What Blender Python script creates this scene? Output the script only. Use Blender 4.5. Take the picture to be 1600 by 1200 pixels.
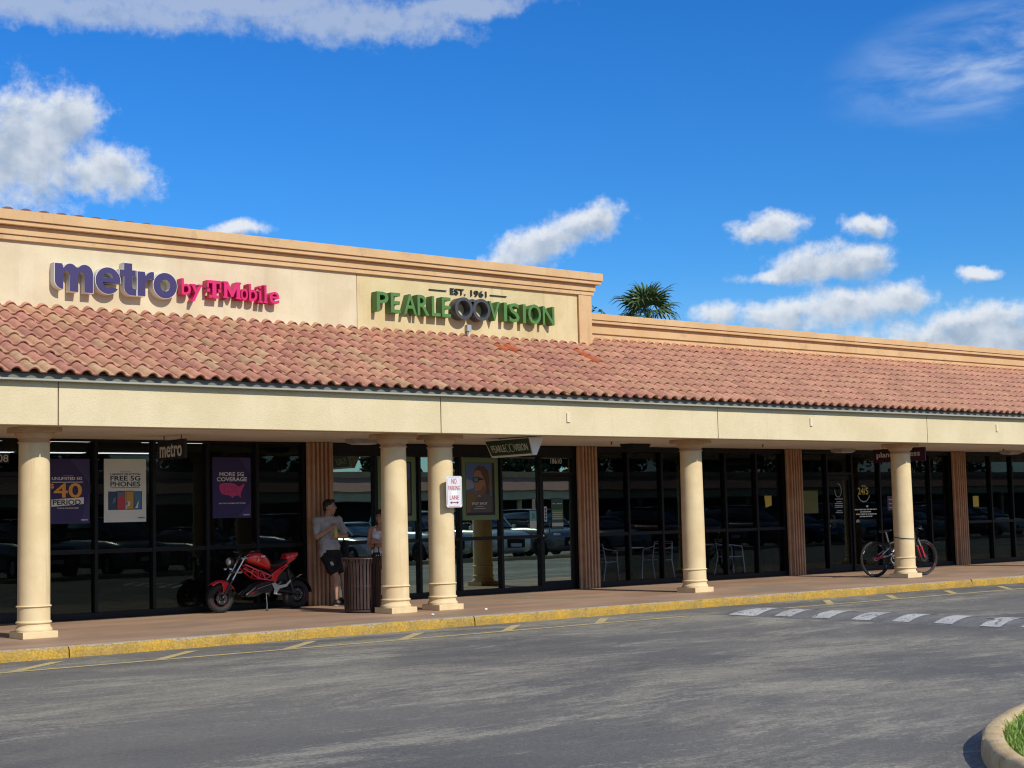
import bpy, bmesh, math, random
import numpy as np
from mathutils import Vector, Matrix
random.seed(7)
rng = np.random.default_rng(11)
S = bpy.context.scene
for o in list(bpy.data.objects):
    bpy.data.objects.remove(o)
COL = S.collection
rad = math.radians

# ------------------------------------------------------------------ camera
EZ = 1.373
YAW, PITCH, ROLL, FPX = rad(38.98588), rad(4.95711), rad(-1.34400), 2402.23
_f = Vector((math.sin(YAW)*math.cos(PITCH), math.cos(YAW)*math.cos(PITCH), math.sin(PITCH)))
_r = Vector((math.cos(YAW), -math.sin(YAW), 0))
_u = _r.cross(_f)
_c, _s = math.cos(ROLL), math.sin(ROLL)
_R, _U = _c*_r + _s*_u, -_s*_r + _c*_u
cam = bpy.data.cameras.new('camera')
cam.sensor_width = 36.0
cam.lens = 36.0*FPX/1600
cam.clip_start = 0.05
cam.clip_end = 3000
camo = bpy.data.objects.new('camera', cam)
COL.objects.link(camo)
camo.matrix_world = Matrix(((_R.x, _U.x, -_f.x, 0), (_R.y, _U.y, -_f.y, 0), (_R.z, _U.z, -_f.z, EZ), (0, 0, 0, 1)))
S.camera = camo

# ------------------------------------------------------------------ sun, sky, exposure
TRAVEL = Vector((-0.08, 1.0, -0.77)).normalized()
sl = bpy.data.lights.new('sun', 'SUN')
sl.energy = 4.1
sl.angle = rad(0.55)
sl.color = (1.0, 0.93, 0.80)
so = bpy.data.objects.new('sun', sl)
COL.objects.link(so)
so.rotation_euler = TRAVEL.to_track_quat('-Z', 'Y').to_euler()
so.location = (0, -20, 30)
SUN_EL = math.asin(-TRAVEL.z)

S.view_settings.view_transform = 'Standard'
S.view_settings.look = 'None'
S.view_settings.exposure = 0.0
S.view_settings.gamma = 1.0
S.view_settings.use_curve_mapping = False
S.render.engine = 'CYCLES'
S.cycles.use_denoising = True
S.cycles.max_bounces = 8
S.cycles.pixel_filter_type = 'BLACKMAN_HARRIS'
S.cycles.filter_width = 1.15
S.cycles.transparent_max_bounces = 12
S.cycles.caustics_reflective = False
S.cycles.caustics_refractive = False

W = bpy.data.worlds.new('World')
S.world = W
W.use_nodes = True


class NT:
    """tiny node-tree writer"""
    def __init__(s, tree):
        s.t = tree
        s.n = tree.nodes
        s.l = tree.links

    def add(s, typ, ins=None, **kw):
        n = s.n.new(typ)
        for k, v in kw.items():
            setattr(n, k, v)
        if ins:
            for k, v in ins.items():
                if isinstance(v, bpy.types.NodeSocket):
                    s.l.new(v, n.inputs[k])
                else:
                    n.inputs[k].default_value = v
        return n

    def math(s, op, a, b=None, c=None, clamp=False):
        ins = {0: a}
        if b is not None:
            ins[1] = b
        if c is not None:
            ins[2] = c
        return s.add('ShaderNodeMath', ins, operation=op, use_clamp=clamp).outputs[0]

    def vmath(s, op, a, b=None):
        ins = {0: a}
        if b is not None:
            ins[1] = b
        n = s.add('ShaderNodeVectorMath', ins, operation=op)
        return n.outputs['Value'] if op in ('LENGTH', 'DOT_PRODUCT') else n.outputs[0]

    def mix(s, fac, a, b, blend='MIX'):
        n = s.n.new('ShaderNodeMix')
        n.data_type = 'RGBA'
        n.blend_type = blend
        for i, v in ((0, fac), (6, a), (7, b)):
            if isinstance(v, bpy.types.NodeSocket):
                s.l.new(v, n.inputs[i])
            else:
                if i > 0 and len(v) == 3:
                    v = (*v, 1)
                n.inputs[i].default_value = v
        return n.outputs[2]

    def noise(s, vec, scale, detail=4, rough=0.55, dist=0.0, color=False):
        n = s.add('ShaderNodeTexNoise', {'Scale': scale, 'Detail': detail, 'Roughness': rough, 'Distortion': dist})
        if vec is not None:
            s.l.new(vec, n.inputs['Vector'])
        return n.outputs['Color' if color else 'Fac']

    def ramp(s, fac, lo, hi, smooth=True):
        n = s.add('ShaderNodeMapRange', {0: fac, 1: lo, 2: hi, 3: 0.0, 4: 1.0})
        n.interpolation_type = 'SMOOTHSTEP' if smooth else 'LINEAR'
        n.clamp = True
        return n.outputs[0]


def build_sky():
    t = NT(W.node_tree)
    t.n.clear()
    out = t.add('ShaderNodeOutputWorld')
    bg = t.add('ShaderNodeBackground')
    STR = 0.11
    bg.inputs[1].default_value = STR
    sky = t.add('ShaderNodeTexSky', sky_type='NISHITA')
    sky.sun_disc = False
    sky.sun_elevation = SUN_EL
    sky.sun_rotation = math.pi - 0.12
    sky.altitude = 0
    sky.air_density = 1.0
    sky.dust_density = 0.6
    sky.ozone_density = 2.5
    hs = t.add('ShaderNodeHueSaturation', {'Hue': 0.503, 'Saturation': 1.38, 'Value': 0.95, 'Color': sky.outputs[0]})
    tint = t.mix(1.0, hs.outputs[0], (0.50, 1.00, 1.42), 'MULTIPLY')
    tc = t.add('ShaderNodeTexCoord')
    sep = t.add('ShaderNodeSeparateXYZ', {0: tc.outputs['Generated']})
    az = t.math('MULTIPLY', t.math('ARCTAN2', sep.outputs[0], sep.outputs[1]), 180/math.pi)
    el = t.math('MULTIPLY', t.math('ARCSINE', sep.outputs[2]), 180/math.pi)
    uv = t.add('ShaderNodeCombineXYZ', {0: az, 1: el, 2: 0.0}).outputs[0]
    # cumulus: (azimuth, elevation, half width, half height, tilt) in degrees
    blobs = [(21.3, 13.4, 2.1, 2.2, 0), (22.9, 14.6, 1.2, 1.0, 0), (24.2, 12.7, 1.7, 0.95, -8),
             (22.5, 18.35, 7.0, 0.62, -2), (33.2, 18.2, 4.4, 0.72, -2), (28.6, 18.8, 6.0, 0.6, 0), (37.2, 18.75, 3.2, 0.42, 3),
             (42.0, 10.8, 1.3, 0.66, 18), (40.1, 10.1, 1.7, 0.8, 22), (38.9, 9.5, 1.0, 0.45, 10),
             (48.7, 10.4, 1.25, 0.52, 4), (52.4, 10.25, 0.9, 0.4, 0),
             (50.4, 8.95, 1.7, 0.72, 0), (51.8, 9.05, 1.4, 0.58, 0), (49.2, 8.65, 1.6, 0.3, 3),
             (46.7, 7.35, 0.75, 0.45, 0), (49.2, 7.2, 1.7, 0.55, 5), (51.3, 7.35, 2.1, 0.7, 6), (53.0, 7.55, 1.4, 0.56, 0),
             (56.0, 6.8, 2.0, 0.5, 4), (56.2, 5.9, 5.6, 1.0, 1), (28.9, 10.7, 1.2, 0.32, 5), (56.2, 8.25, 0.75, 0.24, 0)]
    g = bpy.data.node_groups.new('cloud_density', 'ShaderNodeTree')
    g.interface.new_socket('Vector', in_out='INPUT', socket_type='NodeSocketVector')
    g.interface.new_socket('Density', in_out='OUTPUT', socket_type='NodeSocketFloat')
    q = NT(g)
    gi = q.add('NodeGroupInput')
    go = q.add('NodeGroupOutput')
    warp = q.noise(gi.outputs[0], 0.55, 5, 0.6, color=True)
    wv = q.vmath('SUBTRACT', warp, (0.5, 0.5, 0.5))
    wv = q.add('ShaderNodeVectorMath', {0: wv, 1: (1.5, 1.1, 0)}, operation='MULTIPLY').outputs[0]
    pv = q.vmath('ADD', gi.outputs[0], wv)
    cur = None
    for (a, e, w, h, ti) in blobs:
        m = q.add('ShaderNodeMapping', {0: pv, 'Location': (a, e, 0), 'Rotation': (0, 0, rad(ti)), 'Scale': (w, h, 1)}, vector_type='TEXTURE')
        d = q.vmath('LENGTH', m.outputs[0])
        cur = d if cur is None else q.math('SMOOTH_MIN', cur, d, 0.35)
    # scattered cumulus out of view, made denser to whiten the light in shade
    sx_ = q.add('ShaderNodeSeparateXYZ', {0: gi.outputs[0]})
    far = q.ramp(q.math('ABSOLUTE', q.math('SUBTRACT', sx_.outputs[0], 39.0)), 31.0, 23.0)
    mpo = q.add('ShaderNodeMapping', {0: gi.outputs[0], 'Scale': (0.09, 0.22, 1)})
    gen = q.math('SUBTRACT', 1.75, q.math('MULTIPLY', q.ramp(q.noise(mpo.outputs[0], 1.0, 3, 0.5), 0.38, 0.62), 1.5))
    cur = q.math('MINIMUM', cur, q.math('ADD', gen, q.math('MULTIPLY', far, 3.0)))
    n1 = q.noise(gi.outputs[0], 1.3, 7, 0.62)
    n2 = q.noise(gi.outputs[0], 4.6, 6, 0.62)
    v = q.math('ADD', cur, q.math('MULTIPLY', q.math('SUBTRACT', n1, 0.5), -1.5))
    v = q.math('ADD', v, q.math('MULTIPLY', q.math('SUBTRACT', n2, 0.5), -0.38))
    den = q.math('SUBTRACT', 1.0, q.ramp(v, 0.42, 1.38))
    q.l.new(den, go.inputs[0])

    def dens(vec):
        n = t.n.new('ShaderNodeGroup')
        n.node_tree = g
        t.l.new(vec, n.inputs[0])
        return n.outputs[0]
    d0 = dens(uv)
    d1 = dens(t.vmath('ADD', uv, (-0.12, 0.42, 0)))
    fine = t.noise(uv, 0.9, 4, 0.5)
    shade = t.math('MULTIPLY', d1, t.ramp(fine, 0.25, 0.75))
    shade = t.math('ADD', t.math('MULTIPLY', shade, 0.75), t.math('MULTIPLY', d1, 0.25), clamp=True)
    # the overhead layer (top of the view and above) is thicker and greyer
    shade = t.math('MAXIMUM', shade, t.math('MULTIPLY', t.ramp(el, 15.2, 17.6), 0.62))
    ccol = t.mix(shade, (0.80/STR, 0.84/STR, 0.89/STR), (0.36/STR, 0.45/STR, 0.58/STR))
    # thin cirrus streaks
    mp = t.add('ShaderNodeMapping', {0: uv, 'Rotation': (0, 0, rad(-12)), 'Scale': (0.26, 0.8, 1)})
    ci = t.noise(mp.outputs[0], 0.9, 7, 0.58, 0.35)
    cm = t.add('ShaderNodeMapping', {0: uv, 'Location': (57.6, 15.8, 0), 'Rotation': (0, 0, rad(6)), 'Scale': (7.0, 2.5, 1)}, vector_type='TEXTURE')
    cmask = t.math('SUBTRACT', 1.0, t.ramp(t.vmath('LENGTH', cm.outputs[0]), 0.0, 1.1))
    cirr = t.math('MULTIPLY', t.ramp(ci, 0.33, 0.78), t.math('MULTIPLY', cmask, 0.80))
    hz = t.math('SUBTRACT', 1.0, t.ramp(el, 0.5, 9.5))
    base = t.mix(t.math('MULTIPLY', hz, 0.62), tint, (0.55/STR, 0.74/STR, 0.92/STR))
    c1 = t.mix(cirr, base, (0.72/STR, 0.82/STR, 0.93/STR))
    up = t.ramp(el, -0.5, 0.5)
    veil = t.math('SUBTRACT', 0.95, t.math('MULTIPLY', t.ramp(el, 15.5, 18.0), 0.30))
    fin = t.mix(t.math('MULTIPLY', t.math('MULTIPLY', d0, veil), up), c1, ccol)
    t.l.new(fin, bg.inputs[0])
    t.l.new(bg.outputs[0], out.inputs[0])


build_sky()
S.world.cycles.sampling_method = 'MANUAL'
S.world.cycles.sample_map_resolution = 1024

# ------------------------------------------------------------------ object helpers
ORG = {}


def tag(o, label=None, cat=None, group=None, kind=None):
    if label:
        o['label'] = label
    if cat:
        o['category'] = cat
    if group:
        o['group'] = group
    if kind:
        o['kind'] = kind
    return o


def thing(name, loc, label=None, cat=None, group=None, rz=0.0, kind=None):
    o = bpy.data.objects.new(name, None)
    o.empty_display_size = 0.2
    o.location = loc
    o.rotation_euler = (0, 0, rz)
    COL.objects.link(o)
    ORG[o] = Vector(loc)
    return tag(o, label, cat, group, kind)


def V(*a):
    return Vector(a)


class MB:
    def __init__(s):
        s.v = []
        s.f = []

    def add(s, vs, fs):
        b = len(s.v)
        s.v.extend([tuple(p) for p in vs])
        s.f.extend([tuple(b+i for i in f) for f in fs])
        return s

    def box(s, x0, x1, y0, y1, z0, z1):
        return s.add([(x0, y0, z0), (x1, y0, z0), (x1, y1, z0), (x0, y1, z0), (x0, y0, z1), (x1, y0, z1), (x1, y1, z1), (x0, y1, z1)],
                     [(0, 3, 2, 1), (4, 5, 6, 7), (0, 1, 5, 4), (1, 2, 6, 5), (2, 3, 7, 6), (3, 0, 4, 7)])

    def quad(s, a, b, c, d):
        return s.add([a, b, c, d], [(0, 1, 2, 3)])

    def prism(s, pts, a, b, plane='xz'):
        """polygon pts in a plane, extruded between a and b on the third axis"""
        n = len(pts)

        def P(p, w):
            return {'xz': (p[0], w, p[1]), 'yz': (w, p[0], p[1]), 'xy': (p[0], p[1], w)}[plane]
        vs = [P(p, a) for p in pts] + [P(p, b) for p in pts]
        fs = [tuple(range(n)), tuple(range(2*n-1, n-1, -1))]
        fs += [(i, i+n, (i+1) % n+n, (i+1) % n) for i in range(n)]
        return s.add(vs, fs)

    def tube(s, p0, p1, r0, r1=None, n=10, caps=True):
        r1 = r0 if r1 is None else r1
        return s.path([p0, p1], [r0, r1], n, caps)

    def path(s, pts, r, n=8, caps=True, closed=False):
        pts = [Vector(p) for p in pts]
        m = len(pts)
        rs = list(r) if hasattr(r, '__len__') else [r]*m
        vs = []
        nx = None
        for i, p in enumerate(pts):
            if closed:
                d = pts[(i+1) % m]-pts[i-1]
            else:
                d = (pts[i+1] if i+1 < m else pts[i])-(pts[i-1] if i else pts[i])
            d.normalize()
            if nx is None:
                nx = d.orthogonal().normalized()
            nx = (nx-d*nx.dot(d))
            if nx.length < 1e-6:
                nx = d.orthogonal()
            nx.normalize()
            ny = d.cross(nx)
            for k in range(n):
                a = 2*math.pi*k/n
                vs.append(p+(nx*math.cos(a)+ny*math.sin(a))*rs[i])
        fs = []
        for i in range(m if closed else m-1):
            j = (i+1) % m
            for k in range(n):
                k2 = (k+1) % n
                fs.append((i*n+k, i*n+k2, j*n+k2, j*n+k))
        if caps and not closed:
            fs.append(tuple(range(n-1, -1, -1)))
            fs.append(tuple(range((m-1)*n, m*n)))
        return s.add(vs, fs)

    def lathe(s, prof, n=24, c=(0, 0, 0), axis='z', closed=False):
        vs = []
        m = len(prof)
        for r, h in prof:
            for k in range(n):
                a = 2*math.pi*k/n
                x, y = r*math.cos(a), r*math.sin(a)
                p = {'z': (x, y, h), 'y': (x, h, y), 'x': (h, x, y)}[axis]
                vs.append((c[0]+p[0], c[1]+p[1], c[2]+p[2]))
        fs = []
        for i in range(m if closed else m-1):
            j = (i+1) % m
            for k in range(n):
                k2 = (k+1) % n
                fs.append((i*n+k, i*n+k2, j*n+k2, j*n+k))
        if not closed:
            if prof[0][0] > 1e-4:
                fs.append(tuple(range(n-1, -1, -1)))
            if prof[-1][0] > 1e-4:
                fs.append(tuple(range((m-1)*n, m*n)))
        return s.add(vs, fs)

    def ball(s, c, r, nu=12, nv=8, mat=None):
        if not hasattr(r, '__len__'):
            r = (r, r, r)
        vs = [(0, 0, -1)]
        for j in range(1, nv):
            th = -math.pi/2+math.pi*j/nv
            for k in range(nu):
                a = 2*math.pi*k/nu
                vs.append((math.cos(th)*math.cos(a), math.cos(th)*math.sin(a), math.sin(th)))
        vs.append((0, 0, 1))
        fs = [(0, 1+(k+1) % nu, 1+k) for k in range(nu)]
        for j in range(nv-2):
            for k in range(nu):
                k2 = (k+1) % nu
                fs.append((1+j*nu+k, 1+j*nu+k2, 1+(j+1)*nu+k2, 1+(j+1)*nu+k))
        L = len(vs)-1
        fs += [(L, 1+(nv-2)*nu+k, 1+(nv-2)*nu+(k+1) % nu) for k in range(nu)]
        out = []
        for p in vs:
            q = Vector((p[0]*r[0], p[1]*r[1], p[2]*r[2]))
            if mat is not None:
                q = mat @ q
            out.append(q+Vector(c))
        return s.add(out, fs)

    def capsule(s, p0, p1, r0, r1=None, n=10):
        r1 = r0 if r1 is None else r1
        p0, p1 = Vector(p0), Vector(p1)
        d = (p1-p0)
        if d.length < 1e-5:
            return s.ball(p0, r0, n, 6)
        d.normalize()
        pts, rs = [], []
        for a in (80, 55, 28):
            pts.append(p0-d*r0*math.sin(rad(a)))
            rs.append(r0*math.cos(rad(a)))
        pts += [p0, p1]
        rs += [r0, r1]
        for a in (28, 55, 80):
            pts.append(p1+d*r1*math.sin(rad(a)))
            rs.append(r1*math.cos(rad(a)))
        return s.path(pts, rs, n)

    def torus(s, c, R, r, axis='y', n=32, m=10, ry=None):
        prof = []
        for k in range(m):
            a = 2*math.pi*k/m
            prof.append((R+r*math.cos(a), (ry or r)*math.sin(a)))
        return s.lathe(prof, n, c, axis, closed=True)

    def mesh(s, name, mat, off=(0, 0, 0), smooth=None):
        me = bpy.data.meshes.new(name)
        o = Vector(off)
        me.from_pydata([tuple(Vector(p)-o) for p in s.v], [], s.f)
        bm = bmesh.new()
        bm.from_mesh(me)
        bmesh.ops.recalc_face_normals(bm, faces=bm.faces)
        bm.to_mesh(me)
        bm.free()
        if mat is not None:
            me.materials.append(mat)
        if smooth is not None:
            me.polygons.foreach_set('use_smooth', [True]*len(me.polygons))
            me.set_sharp_from_angle(angle=rad(smooth))
        me.update()
        return me

    def build(s, name, mat, parent=None, smooth=None, bevel=0, local=False, off=None, kind=None):
        """mesh coordinates are world ones (less the parent's place) unless local"""
        base = Vector((0, 0, 0))
        if parent is not None and not local:
            base = ORG.get(parent, Vector((0, 0, 0)))
        loc = Vector((0, 0, 0))
        if parent is None and off is not None:
            loc = Vector(off)
            base = loc
        me = s.mesh(name, mat, base, smooth)
        o = bpy.data.objects.new(name, me)
        o.location = loc
        COL.objects.link(o)
        if parent is not None:
            o.parent = parent
            ORG[o] = ORG.get(parent, Vector((0, 0, 0)))
        else:
            ORG[o] = loc
        if bevel:
            b = o.modifiers.new('bevel', 'BEVEL')
            b.width = bevel
            b.segments = 2
            b.limit_method = 'ANGLE'
            b.angle_limit = rad(40)
        if kind:
            o['kind'] = kind
        return o


def copy_tree(o, parent=None):
    c = o.copy()
    COL.objects.link(c)
    if parent is not None:
        c.parent = parent
    ORG[c] = ORG.get(o, Vector((0, 0, 0)))
    for ch in list(o.children):
        copy_tree(ch, c)
    return c


# ------------------------------------------------------------------ materials
M = {}


def mat(name, col, rough=0.6, metal=0.0, spec=0.5, coat=0.0, emit=None, es=0.0):
    m = bpy.data.materials.new(name)
    m.use_nodes = True
    b = m.node_tree.nodes['Principled BSDF']
    b.inputs['Base Color'].default_value = (*col, 1)
    b.inputs['Roughness'].default_value = rough
    b.inputs['Metallic'].default_value = metal
    b.inputs['Specular IOR Level'].default_value = spec
    b.inputs['Coat Weight'].default_value = coat
    if emit:
        b.inputs['Emission Color'].default_value = (*emit, 1)
        b.inputs['Emission Strength'].default_value = es
    M[name] = m
    return m


def vary(name, c1, c2, scale=3.0, rough=0.7, bump=0.0, bscale=60, detail=5, spec=0.4, lo=0.35, hi=0.65, stretch=(1, 1, 1), speck=None, obj=False, drip=0.0):
    """two-tone noise colour with fine relief, in world coordinates"""
    m = mat(name, c1, rough, 0, spec)
    t = NT(m.node_tree)
    b = t.n['Principled BSDF']
    if obj:
        pos = t.add('ShaderNodeTexCoord').outputs['Object']
    else:
        pos = t.add('ShaderNodeNewGeometry').outputs['Position']
    mp = t.add('ShaderNodeMapping', {0: pos, 'Scale': stretch}).outputs[0]
    n = t.ramp(t.noise(mp, scale, detail, 0.6), lo, hi)
    c = t.mix(n, c1, c2)
    if speck:
        k = t.ramp(t.noise(pos, speck[0], 3, 0.6), speck[1], speck[1]+0.08)
        c = t.mix(t.math('MULTIPLY', k, speck[3]), c, speck[2])
    if drip:
        md_ = t.add('ShaderNodeMapping', {0: pos, 'Scale': (5.0, 5.0, 0.22)}).outputs[0]
        dk = t.math('MULTIPLY', t.ramp(t.noise(md_, 1.6, 6, 0.65), 0.52, 0.74), t.ramp(t.noise(pos, 0.7, 3, 0.5), 0.35, 0.65))
        c = t.mix(t.math('MULTIPLY', dk, drip), c, t.mix(1.0, c, (0.66, 0.63, 0.58), 'MULTIPLY'))
    t.l.new(c, b.inputs['Base Color'])
    if bump:
        bp = t.add('ShaderNodeBump', {'Strength': bump, 'Distance': 0.01, 'Height': t.noise(pos, bscale, 4, 0.6)})
        t.l.new(bp.outputs[0], b.inputs['Normal'])
    return m


vary('fascia_stucco', (0.64, 0.535, 0.33), (0.70, 0.595, 0.385), 1.4, 0.85, 0.6, 42, speck=(45, 0.60, (0.53, 0.44, 0.27), 0.5), drip=0.2)
vary('metro_stucco', (0.60, 0.495, 0.325), (0.69, 0.59, 0.405), 1.1, 0.85, 0.35, 40, speck=(7, 0.60, (0.64, 0.53, 0.40), 0.35), drip=0.25)
vary('pearle_stucco', (0.57, 0.445, 0.235), (0.66, 0.54, 0.305), 1.3, 0.85, 0.35, 40, speck=(6, 0.62, (0.59, 0.47, 0.29), 0.35), drip=0.6)
vary('trim_stucco', (0.58, 0.37, 0.185), (0.63, 0.425, 0.225), 1.6, 0.85, 0.4, 50, speck=(4.2, 0.60, (0.45, 0.32, 0.18), 0.55), drip=0.55)
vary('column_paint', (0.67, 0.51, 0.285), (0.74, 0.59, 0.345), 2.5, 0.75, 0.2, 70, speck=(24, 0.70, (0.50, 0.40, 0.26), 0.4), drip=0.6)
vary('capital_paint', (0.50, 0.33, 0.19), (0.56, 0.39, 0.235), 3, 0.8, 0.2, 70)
vary('soffit_paint', (0.60, 0.55, 0.46), (0.68, 0.63, 0.53), 0.8, 0.9, 0.15, 80)
vary('pilaster_paint', (0.42, 0.24, 0.14), (0.50, 0.305, 0.185), 4, 0.8, 0.4, 50)
vary('walkway_paint', (0.31, 0.198, 0.132), (0.415, 0.280, 0.190), 0.9, 0.62, 0.3, 110, spec=0.35, stretch=(0.5, 1.2, 1), speck=(0.55, 0.54, (0.265, 0.215, 0.160), 0.75))
mat('gutter_metal', (0.17, 0.175, 0.155), 0.65, 0.0, 0.2)
mat('gutter_lip', (0.36, 0.355, 0.30), 0.6, 0.0, 0.3)
mat('black_frame', (0.009, 0.009, 0.010), 0.5, 0.0, 0.22)
mat('black_matte', (0.012, 0.012, 0.012), 0.8)
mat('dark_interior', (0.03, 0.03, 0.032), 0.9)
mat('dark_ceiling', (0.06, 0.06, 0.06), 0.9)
mat('lamp_panel', (0.9, 0.9, 0.9), 0.5, emit=(1, 1, 0.97), es=5.0)
mat('white', (0.78, 0.78, 0.76), 0.5)
mat('sign_white', (0.70, 0.70, 0.68), 0.45)
mat('print_white', (0.62, 0.64, 0.60), 0.6)
mat('aluminium', (0.62, 0.62, 0.62), 0.3, 1.0)
mat('chrome', (0.75, 0.75, 0.75), 0.12, 1.0)
mat('rubber', (0.012, 0.012, 0.012), 0.75)
mat('steel_dark', (0.06, 0.06, 0.06), 0.4, 0.8)


def glass(name, refl, tint):
    m = bpy.data.materials.new(name)
    m.use_nodes = True
    t = NT(m.node_tree)
    t.n.clear()
    out = t.add('ShaderNodeOutputMaterial')
    tr = t.add('ShaderNodeBsdfTransparent', {0: (*tint, 1)})
    pos = t.add('ShaderNodeNewGeometry').outputs['Position']
    bp = t.add('ShaderNodeBump', {'Strength': 0.02, 'Distance': 0.02, 'Height': t.noise(pos, 1.3, 2, 0.4)})
    gl = t.add('ShaderNodeBsdfGlossy', {0: (0.82, 1.0, 0.86, 1), 'Roughness': 0.004, 'Normal': bp.outputs[0]})
    bf = t.add('ShaderNodeNewGeometry').outputs['Backfacing']
    ior = t.math('SUBTRACT', 1.5, t.math('MULTIPLY', bf, 1.5-1/1.5))
    fr = t.add('ShaderNodeFresnel', {'IOR': ior})
    fac = t.math('MULTIPLY', fr.outputs[0], refl, clamp=True)
    mx = t.add('ShaderNodeMixShader', {0: fac, 1: tr.outputs[0], 2: gl.outputs[0]})
    t.l.new(mx.outputs[0], out.inputs[0])
    M[name] = m


glass('glass_metro', 0.60, (0.42, 0.43, 0.44))
glass('glass_pearle', 7.5, (0.36, 0.38, 0.37))
glass('glass_dark', 0.45, (0.74, 0.76, 0.82))


def asphalt():
    m = mat('asphalt', (0.1, 0.1, 0.1), 0.8, 0, 0.35)
    t = NT(m.node_tree)
    b = t.n['Principled BSDF']
    pos = t.add('ShaderNodeNewGeometry').outputs['Position']
    wz = t.noise(pos, 0.13, 3, 0.5, color=True)
    wv = t.add('ShaderNodeVectorMath', {0: t.vmath('SUBTRACT', wz, (0.5, 0.5, 0.5)), 1: (2.5, 2.5, 0)}, operation='MULTIPLY').outputs[0]
    p2 = t.vmath('ADD', pos, wv)
    mp = t.add('ShaderNodeMapping', {0: p2, 'Rotation': (0, 0, rad(-18)), 'Scale': (0.55, 1.0, 1)}).outputs[0]
    big = t.noise(mp, 0.42, 8, 0.62)
    mp2 = t.add('ShaderNodeMapping', {0: p2, 'Rotation': (0, 0, rad(-24)), 'Scale': (0.5, 1.3, 1)}).outputs[0]
    streak = t.noise(mp2, 0.62, 9, 0.64)
    patch = t.noise(pos, 0.22, 4, 0.6)
    grain = t.noise(pos, 95, 3, 0.7)
    gr2 = t.noise(pos, 30, 4, 0.75)
    mp3 = t.add('ShaderNodeMapping', {0: p2, 'Rotation': (0, 0, rad(-22)), 'Scale': (1.0, 3.4, 1)}).outputs[0]
    scr = t.noise(mp3, 2.6, 9, 0.78)
    grit = t.math('ADD', t.math('MULTIPLY', t.math('SUBTRACT', scr, 0.5), 0.55), t.math('MULTIPLY', t.math('SUBTRACT', gr2, 0.5), 0.28))
    c = t.mix(t.ramp(patch, 0.36, 0.64), (0.112, 0.111, 0.112), (0.158, 0.153, 0.143))
    k = t.ramp(t.math('ADD', big, grit), 0.44, 0.72)
    c = t.mix(t.math('MULTIPLY', k, 0.85), c, (0.285, 0.268, 0.222))
    s2 = t.ramp(t.math('ADD', streak, grit), 0.50, 0.70)
    c = t.mix(t.math('MULTIPLY', s2, 0.62), c, (0.365, 0.345, 0.285))
    d2 = t.ramp(t.math('ADD', streak, t.math('MULTIPLY', grit, 0.5)), 0.46, 0.30)
    c = t.mix(t.math('MULTIPLY', d2, 0.7), c, (0.098, 0.096, 0.096))
    c = t.mix(0.60, c, t.mix(t.ramp(grain, 0.28, 0.72), (0.40, 0.40, 0.40), (1.55, 1.55, 1.55)), 'MULTIPLY')
    c = t.mix(0.35, c, t.mix(t.ramp(gr2, 0.3, 0.7), (0.55, 0.55, 0.55), (1.45, 1.43, 1.38)), 'MULTIPLY')
    spots = t.ramp(t.noise(pos, 2.3, 4, 0.7), 0.66, 0.74)
    c = t.mix(t.math('MULTIPLY', spots, 0.45), c, (0.055, 0.053, 0.05))
    c = t.mix(1.0, c, (1.07, 1.04, 0.955), 'MULTIPLY')
    t.l.new(c, b.inputs['Base Color'])
    h = t.math('ADD', grain, t.math('MULTIPLY', gr2, 0.6))
    bp = t.add('ShaderNodeBump', {'Strength': 0.55, 'Distance': 0.008, 'Height': h})
    t.l.new(bp.outputs[0], b.inputs['Normal'])


asphalt()


def worn_paint(name, paint, paint2, under, amount, scale=9.0, alpha=False, top=False):
    """paint with shape-of-its-own wear down to the surface below"""
    m = mat(name, paint, 0.65, 0, 0.35)
    t = NT(m.node_tree)
    b = t.n['Principled BSDF']
    pos = t.add('ShaderNodeNewGeometry').outputs['Position']
    n1 = t.noise(pos, scale, 7, 0.68)
    n2 = t.noise(pos, 2.2, 4, 0.6)
    c = t.mix(t.ramp(n2, 0.35, 0.65), paint, paint2)
    w = t.ramp(n1, 1-amount, 1-amount+0.07)
    c = t.mix(w, c, under)
    g = t.noise(pos, 45, 4, 0.7)
    c = t.mix(0.8, c, t.mix(t.ramp(g, 0.28, 0.72), (0.5, 0.5, 0.5), (1.3, 1.3, 1.3)), 'MULTIPLY')
    if top:
        nz = t.add('ShaderNodeSeparateXYZ', {0: t.add('ShaderNodeNewGeometry').outputs['Normal']}).outputs[2]
        tw = t.ramp(t.math('ADD', t.math('MULTIPLY', nz, 0.8), t.math('MULTIPLY', t.noise(pos, 7, 5, 0.7), 0.7)), 0.88, 1.05)
        c = t.mix(tw, c, t.mix(t.ramp(g, 0.3, 0.7), (0.22, 0.165, 0.11), (0.50, 0.42, 0.30)))
    t.l.new(c, b.inputs['Base Color'])
    bp = t.add('ShaderNodeBump', {'Strength': 0.5, 'Distance': 0.006, 'Height': n1})
    t.l.new(bp.outputs[0], b.inputs['Normal'])
    if alpha:
        t.l.new(t.math('SUBTRACT', 1.0, w), b.inputs['Alpha'])


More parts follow.
